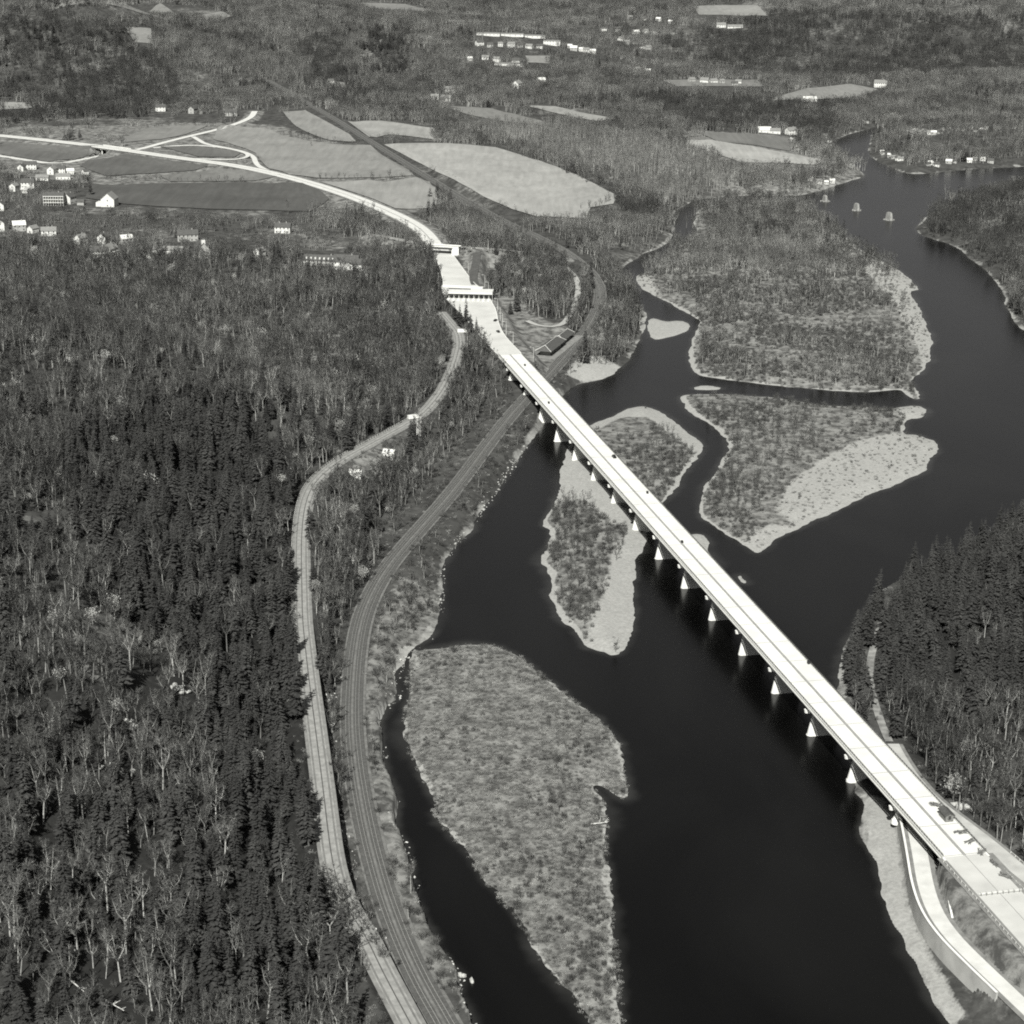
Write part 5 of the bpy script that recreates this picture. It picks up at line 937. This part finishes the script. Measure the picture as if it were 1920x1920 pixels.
for i, (k_, o_, lb) in enumerate(((K1 - .36, DW - 2.6, 'stack of lumber nearest the site hut'), (K1 - .2, DW - 2.2, 'second stack of lumber from the site hut'), (K1 - .02, DW - 2.0, 'third stack of lumber from the site hut'), (K1 + .18, DW - 1.6, 'fourth stack of lumber from the site hut'), (K1 + .38, DW - 1.2, 'last stack of lumber before the barricade'), (K1 - .85, DW - 2.4, 'loose planks on the deck before the site hut'))):
    t = thing('lumber_pile', lb, 'lumber', on_deck(k_, o_), drz + .5 * i, 'lumber on the bridge end'); rg = np.random.default_rng(i)
    for j in range(10): MB().box((rg.uniform(-1, 1), rg.uniform(-1, 1), .12 + .16 * (j // 2)), (4.2, .26, .14), rg.uniform(-.5, .5)).build('plank', M_WOOD, t)
# ------------------------------------------------------------------ vehicles
def car(name, label, loc, rz, m, kind='car', group=None):
    t = thing(name, label, kind, loc, rz, group); Lx, Wy = (4.8, 1.85) if kind == 'car' else (7.6, 2.4)
    if kind == 'car':
        MB().prism([(-2.4, -.9), (2.4, -.9), (2.4, .9), (-2.4, .9)], .35, .95, [(-2.3, -.86), (2.25, -.86), (2.25, .86), (-2.3, .86)]).build('body', m, t)
        cb = MB().prism([(-1.7, -.82), (1.1, -.82), (1.1, .82), (-1.7, .82)], .953, 1.55, [(-1.25, -.66), (.5, -.66), (.5, .66), (-1.25, .66)]).build('cabin', m, t)
        for sg in (-1, 1): MB().box((-.35, sg * .765, 1.25), (1.8, .04, .3)).build('side_window', M_GLASS, cb)
    else:
        MB().box((-1.0, 0, 1.75), (5.4, 2.3, 2.3)).build('body', m, t); cb = MB().prism([(1.75, -1.1), (3.8, -1.1), (3.8, 1.1), (1.75, 1.1)], .55, 2.3, [(1.75, -1.0), (3.1, -1.0), (3.1, 1.0), (1.75, 1.0)]).build('cabin', m, t); MB().box((3.5, 0, 1.75), (.1, 1.8, .6)).build('windscreen', M_GLASS, cb)
    for sx in (-.62, .62):
        for sy in (-1, 1):
            wh = MB().tube((sx * Lx / 2, sy * (Wy / 2 - .12), .36), (sx * Lx / 2, sy * (Wy / 2 + .1), .36), .36, n=10).build('wheel', M_TYRE, t)
    return t
arz = math.atan2(BD[1], BD[0])
car('car', 'dark car by the right kerb of the bridge over the island', on_deck(3.05, DW - 2.4), arz, M_CARD)
car('car', 'dark car at the right kerb of the toll plaza apron', (*unp(929, 602, HZ), HZ + .1), 1.2, M_CARD); car('car', 'dark car waiting nearest the bridge on the plaza apron', (*unp(934, 623, HZ), HZ + .1), 1.9, M_CARD)
car('truck', 'white truck on the old road above the drainage chute', (*unp(775, 786, 17.1), 17.1), math.atan2(1, 1.9), M_CARL, 'truck'); car('truck', 'white truck parked under the pines below the plaza', at(867, 624), 0.05, M_CARL, 'truck')
for i, (k_, o_, lb) in enumerate(((-1.9, 12, 'tiny dark tool chest near the left bridge end'), (.3, 5, 'dark tool chest on the left lanes over the shore'), (6.45, 9.2, 'mixing skip standing on the bridge median'), (4.6, 15, 'dark tool chest on the right lanes over the island'), (10.1, 16.5, 'dark barrel-like chest on the right lanes mid-river'))):
    t = thing('tool_chest', lb, 'chest', on_deck(k_, o_), arz); MB().box((0, 0, .55), (1.6, 1.0, 1.0)).build('body', M_STEEL, t); MB().box((0, 0, 1.12), (1.7, 1.1, .14)).build('lid', M_CARD, t)
# drainage chute down the slope, utility poles
ca, cb = np.array([*unp(786, 783, 17.0), 17.1]), np.array([*unp(785, 830, 11), 11.0]); cb[2] = TZ(cb[0], cb[1]) + .3; dv = cb - ca; n_ = 12; pth = np.array([ca + dv * t for t in np.linspace(0, 1, n_)]); pth[:, 2] = np.maximum(TZ(pth[:, 0], pth[:, 1]) + .5, np.linspace(ca[2], cb[2], n_))
ch = thing('drainage_chute', 'straight pale concrete chute running down the bank from the old road', 'chute', tuple(ca)); mb = MB(); a_, b_ = np.column_stack([offset(pth, 1.1), pth[:, 2]]) - ca, np.column_stack([offset(pth, -1.1), pth[:, 2]]) - ca; mb.strip(b_, a_); dn = np.array([0, 0, 2.0]); mb.strip(a_, a_ - dn); mb.strip(b_ - dn, b_); mb.build('floor', M_OLDROAD, ch)
for sg in (1, -1):
    mb = MB(); a_ = np.column_stack([offset(pth, 1.1 * sg), pth[:, 2]]) - ca; c_ = np.column_stack([offset(pth, 1.35 * sg), pth[:, 2]]) - ca; u_ = np.array([0, 0, .5]); mb.strip(a_ + u_, c_ + u_); mb.strip(a_, a_ + u_); mb.strip(c_ + u_, c_ - dn); mb.build('side_wall', M_CONC2, ch)
# single trees that stand out
def single_tree(name, px_, py_, pr, mt, mc, s_, lb, i=0):
    p_ = at(px_, py_); t = thing(name, lb, 'tree', p_, px_ * .37); t.scale = (s_, s_, s_)
    for nm, src, m_ in (('trunk', pr[i][0], mt), ('crown', pr[i][1], mc)): MB().add(src.v, src.f).build(nm, m_, t)
for a, b_, s_, i, lb in ((968,585,1.05,1,'dark conifer on the lawn right of the toll plaza, taller of the pair'), (957,590,.85,2,'dark conifer on the lawn right of the toll plaza, shorter of the pair'), (170,366,.9,0,'dark round-topped tree at the left corner of the dark field'), (990,478,.9,2,'dark conifer beside the side road right of the overpass'), (882,625,.95,0,'pine at the plaza edge above the parked white truck'), (862,612,.9,1,'pine left of the parked white truck'), (874,603,.9,3,'tall thin pine closest to the toll booths'), (893,628,.8,4,'small pine right of the parked white truck'), (852,600,.8,0,'pine at the upper end of the old road')):
    single_tree('conifer_tree', a, b_, P_CON[1], M_BARKD, M_NEED, s_, lb, i)
for a, b_, s_, i, lb in ((730,337,.8,0,'round leafless tree in the hedge between the two fields'), (755,336,.55,2,'small leafless tree next to the round hedge tree'), (812,335,1.0,4,'broad leafless tree beside the railway at the big field'), (583,274,.5,2,'small dark tree standing in the field below the hedge'), (540,402,.9,1,'leafless tree at the near edge of the dark field'), (608,404,.95,4,'spreading leafless tree right of the dark field'), (700,402,.9,0,'leafless tree by the highway bend'), (600,340,.6,5,'leafless tree at the left end of the field hedge'), (636,338,.55,3,'leafless tree in the left half of the field hedge'), (1154,1222,.55,2,'lone bare tree on the sand tip of the middle island')):
    single_tree('bare_tree', a, b_, P_BARE[1], M_BARKD, M_TWIG, s_, lb, i)


# ------------------------------------------------------------------ bank trees, fallen trunks and rock faces
for a, b_, s_, i, lb in ((762,1168,.75,4,'dark spreading tree leaning over the bank above the grassy island'), (722,1252,.7,0,'dark bare tree between railway and the narrow channel'), (770,1118,.7,2,'dark bare tree on the bank beside the railway curve'), (708,1290,.55,1,'slim bare tree on the bank at the channel mouth'), (638,1262,.8,5,'bare tree between old road and railway, level with the channel mouth'), (610,985,.75,0,'left of two dark trees on the grass below the road bend'), (627,985,.75,4,'right of two dark trees on the grass below the road bend')):
    single_tree('bare_tree', a, b_, P_BARE[1], M_BARKD, M_TWIG, s_, lb, i)
for a, b_, an, L_g, lb in ((205,1885,-.75,15,'long pale fallen trunk near the bottom left corner'), (140,1850,-.9,13,'forked pale fallen trunk above the longest one, bottom left'), (30,1870,-.7,8,'short pale fallen trunk at the left edge, bottom'), (1122,1548,.05,7,'pale fallen trunk lying across the grassy island')):
    p_ = at(a, b_); t = thing('fallen_trunk', lb, 'log', (p_[0], p_[1], p_[2] + .9), an); rg = np.random.default_rng(int(a))
    MB().tube((-L_g / 2, 0, -.4), (L_g / 2, 0, .5), .3, .12, 7).build('trunk', mat('bleached_wood', .4, .55, 1.0, .8), t)
    for j in range(6): x0_ = L_g * rg.uniform(-.1, .45); MB().tube((x0_, 0, .25), (x0_ + rg.uniform(.5, 2), rg.uniform(-2, 2), rg.uniform(.6, 2)), .09, .03, 4).build('branch', MATS['bleached_wood'], t)
for a, b_, n_, lb in ((335,1292,9,'pale rock face showing through the evergreens on the left slope'), (245,1360,6,'small pale ledge below the main rock face on the left slope'), (215,1440,7,'broken pale rocks in the gap on the left slope'), (1778,1478,8,'rocky cutting beside the right-hand river road'), (1812,1512,7,'lower rocky ledge along the right-hand river road'), (868,1832,3,'pale boulder jutting into the river at the lower left bank')):
    p_ = at(a, b_); t = thing('rock_outcrop', lb, 'rock', p_, .3); rg = np.random.default_rng(int(b_))
    for j in range(n_):
        w3_ = rg.uniform(1.0, 2.6, 3); q_ = rg.normal(0, 2.2, 2); zq = float(TZ(p_[0] + q_[0], p_[1] + q_[1])) - p_[2]; bm = bmesh.new(); bmesh.ops.create_icosphere(bm, subdivisions=1, radius=.75)
        for v in bm.verts: v.co = Vector((v.co.x * w3_[0], v.co.y * w3_[1], v.co.z * w3_[2] * .8)) * rg.uniform(.75, 1.2)
        me = bpy.data.meshes.new('rock'); bm.to_mesh(me); bm.free(); me.materials.append(mat('pale_ledge', .22, .4, .8, .9)); o_ = bpy.data.objects.new('rock', me); COL.objects.link(o_); o_.parent = t; o_.location = (q_[0], q_[1], zq + .5)

for n_, (a, b_, s_, i) in enumerate(((643,1706,.8,0), (655,1728,.9,4), (668,1752,.85,1), (650,1748,.8,2), (684,1778,.9,5), (700,1806,.85,0), (672,1792,.8,4), (716,1836,.8,3))):
    single_tree('bare_tree', a, b_, P_BARE[1], M_BARK, M_TWIG, s_, '%s leafless tree, counted downwards, screening the old road near the bottom edge' % ORD[n_], i)
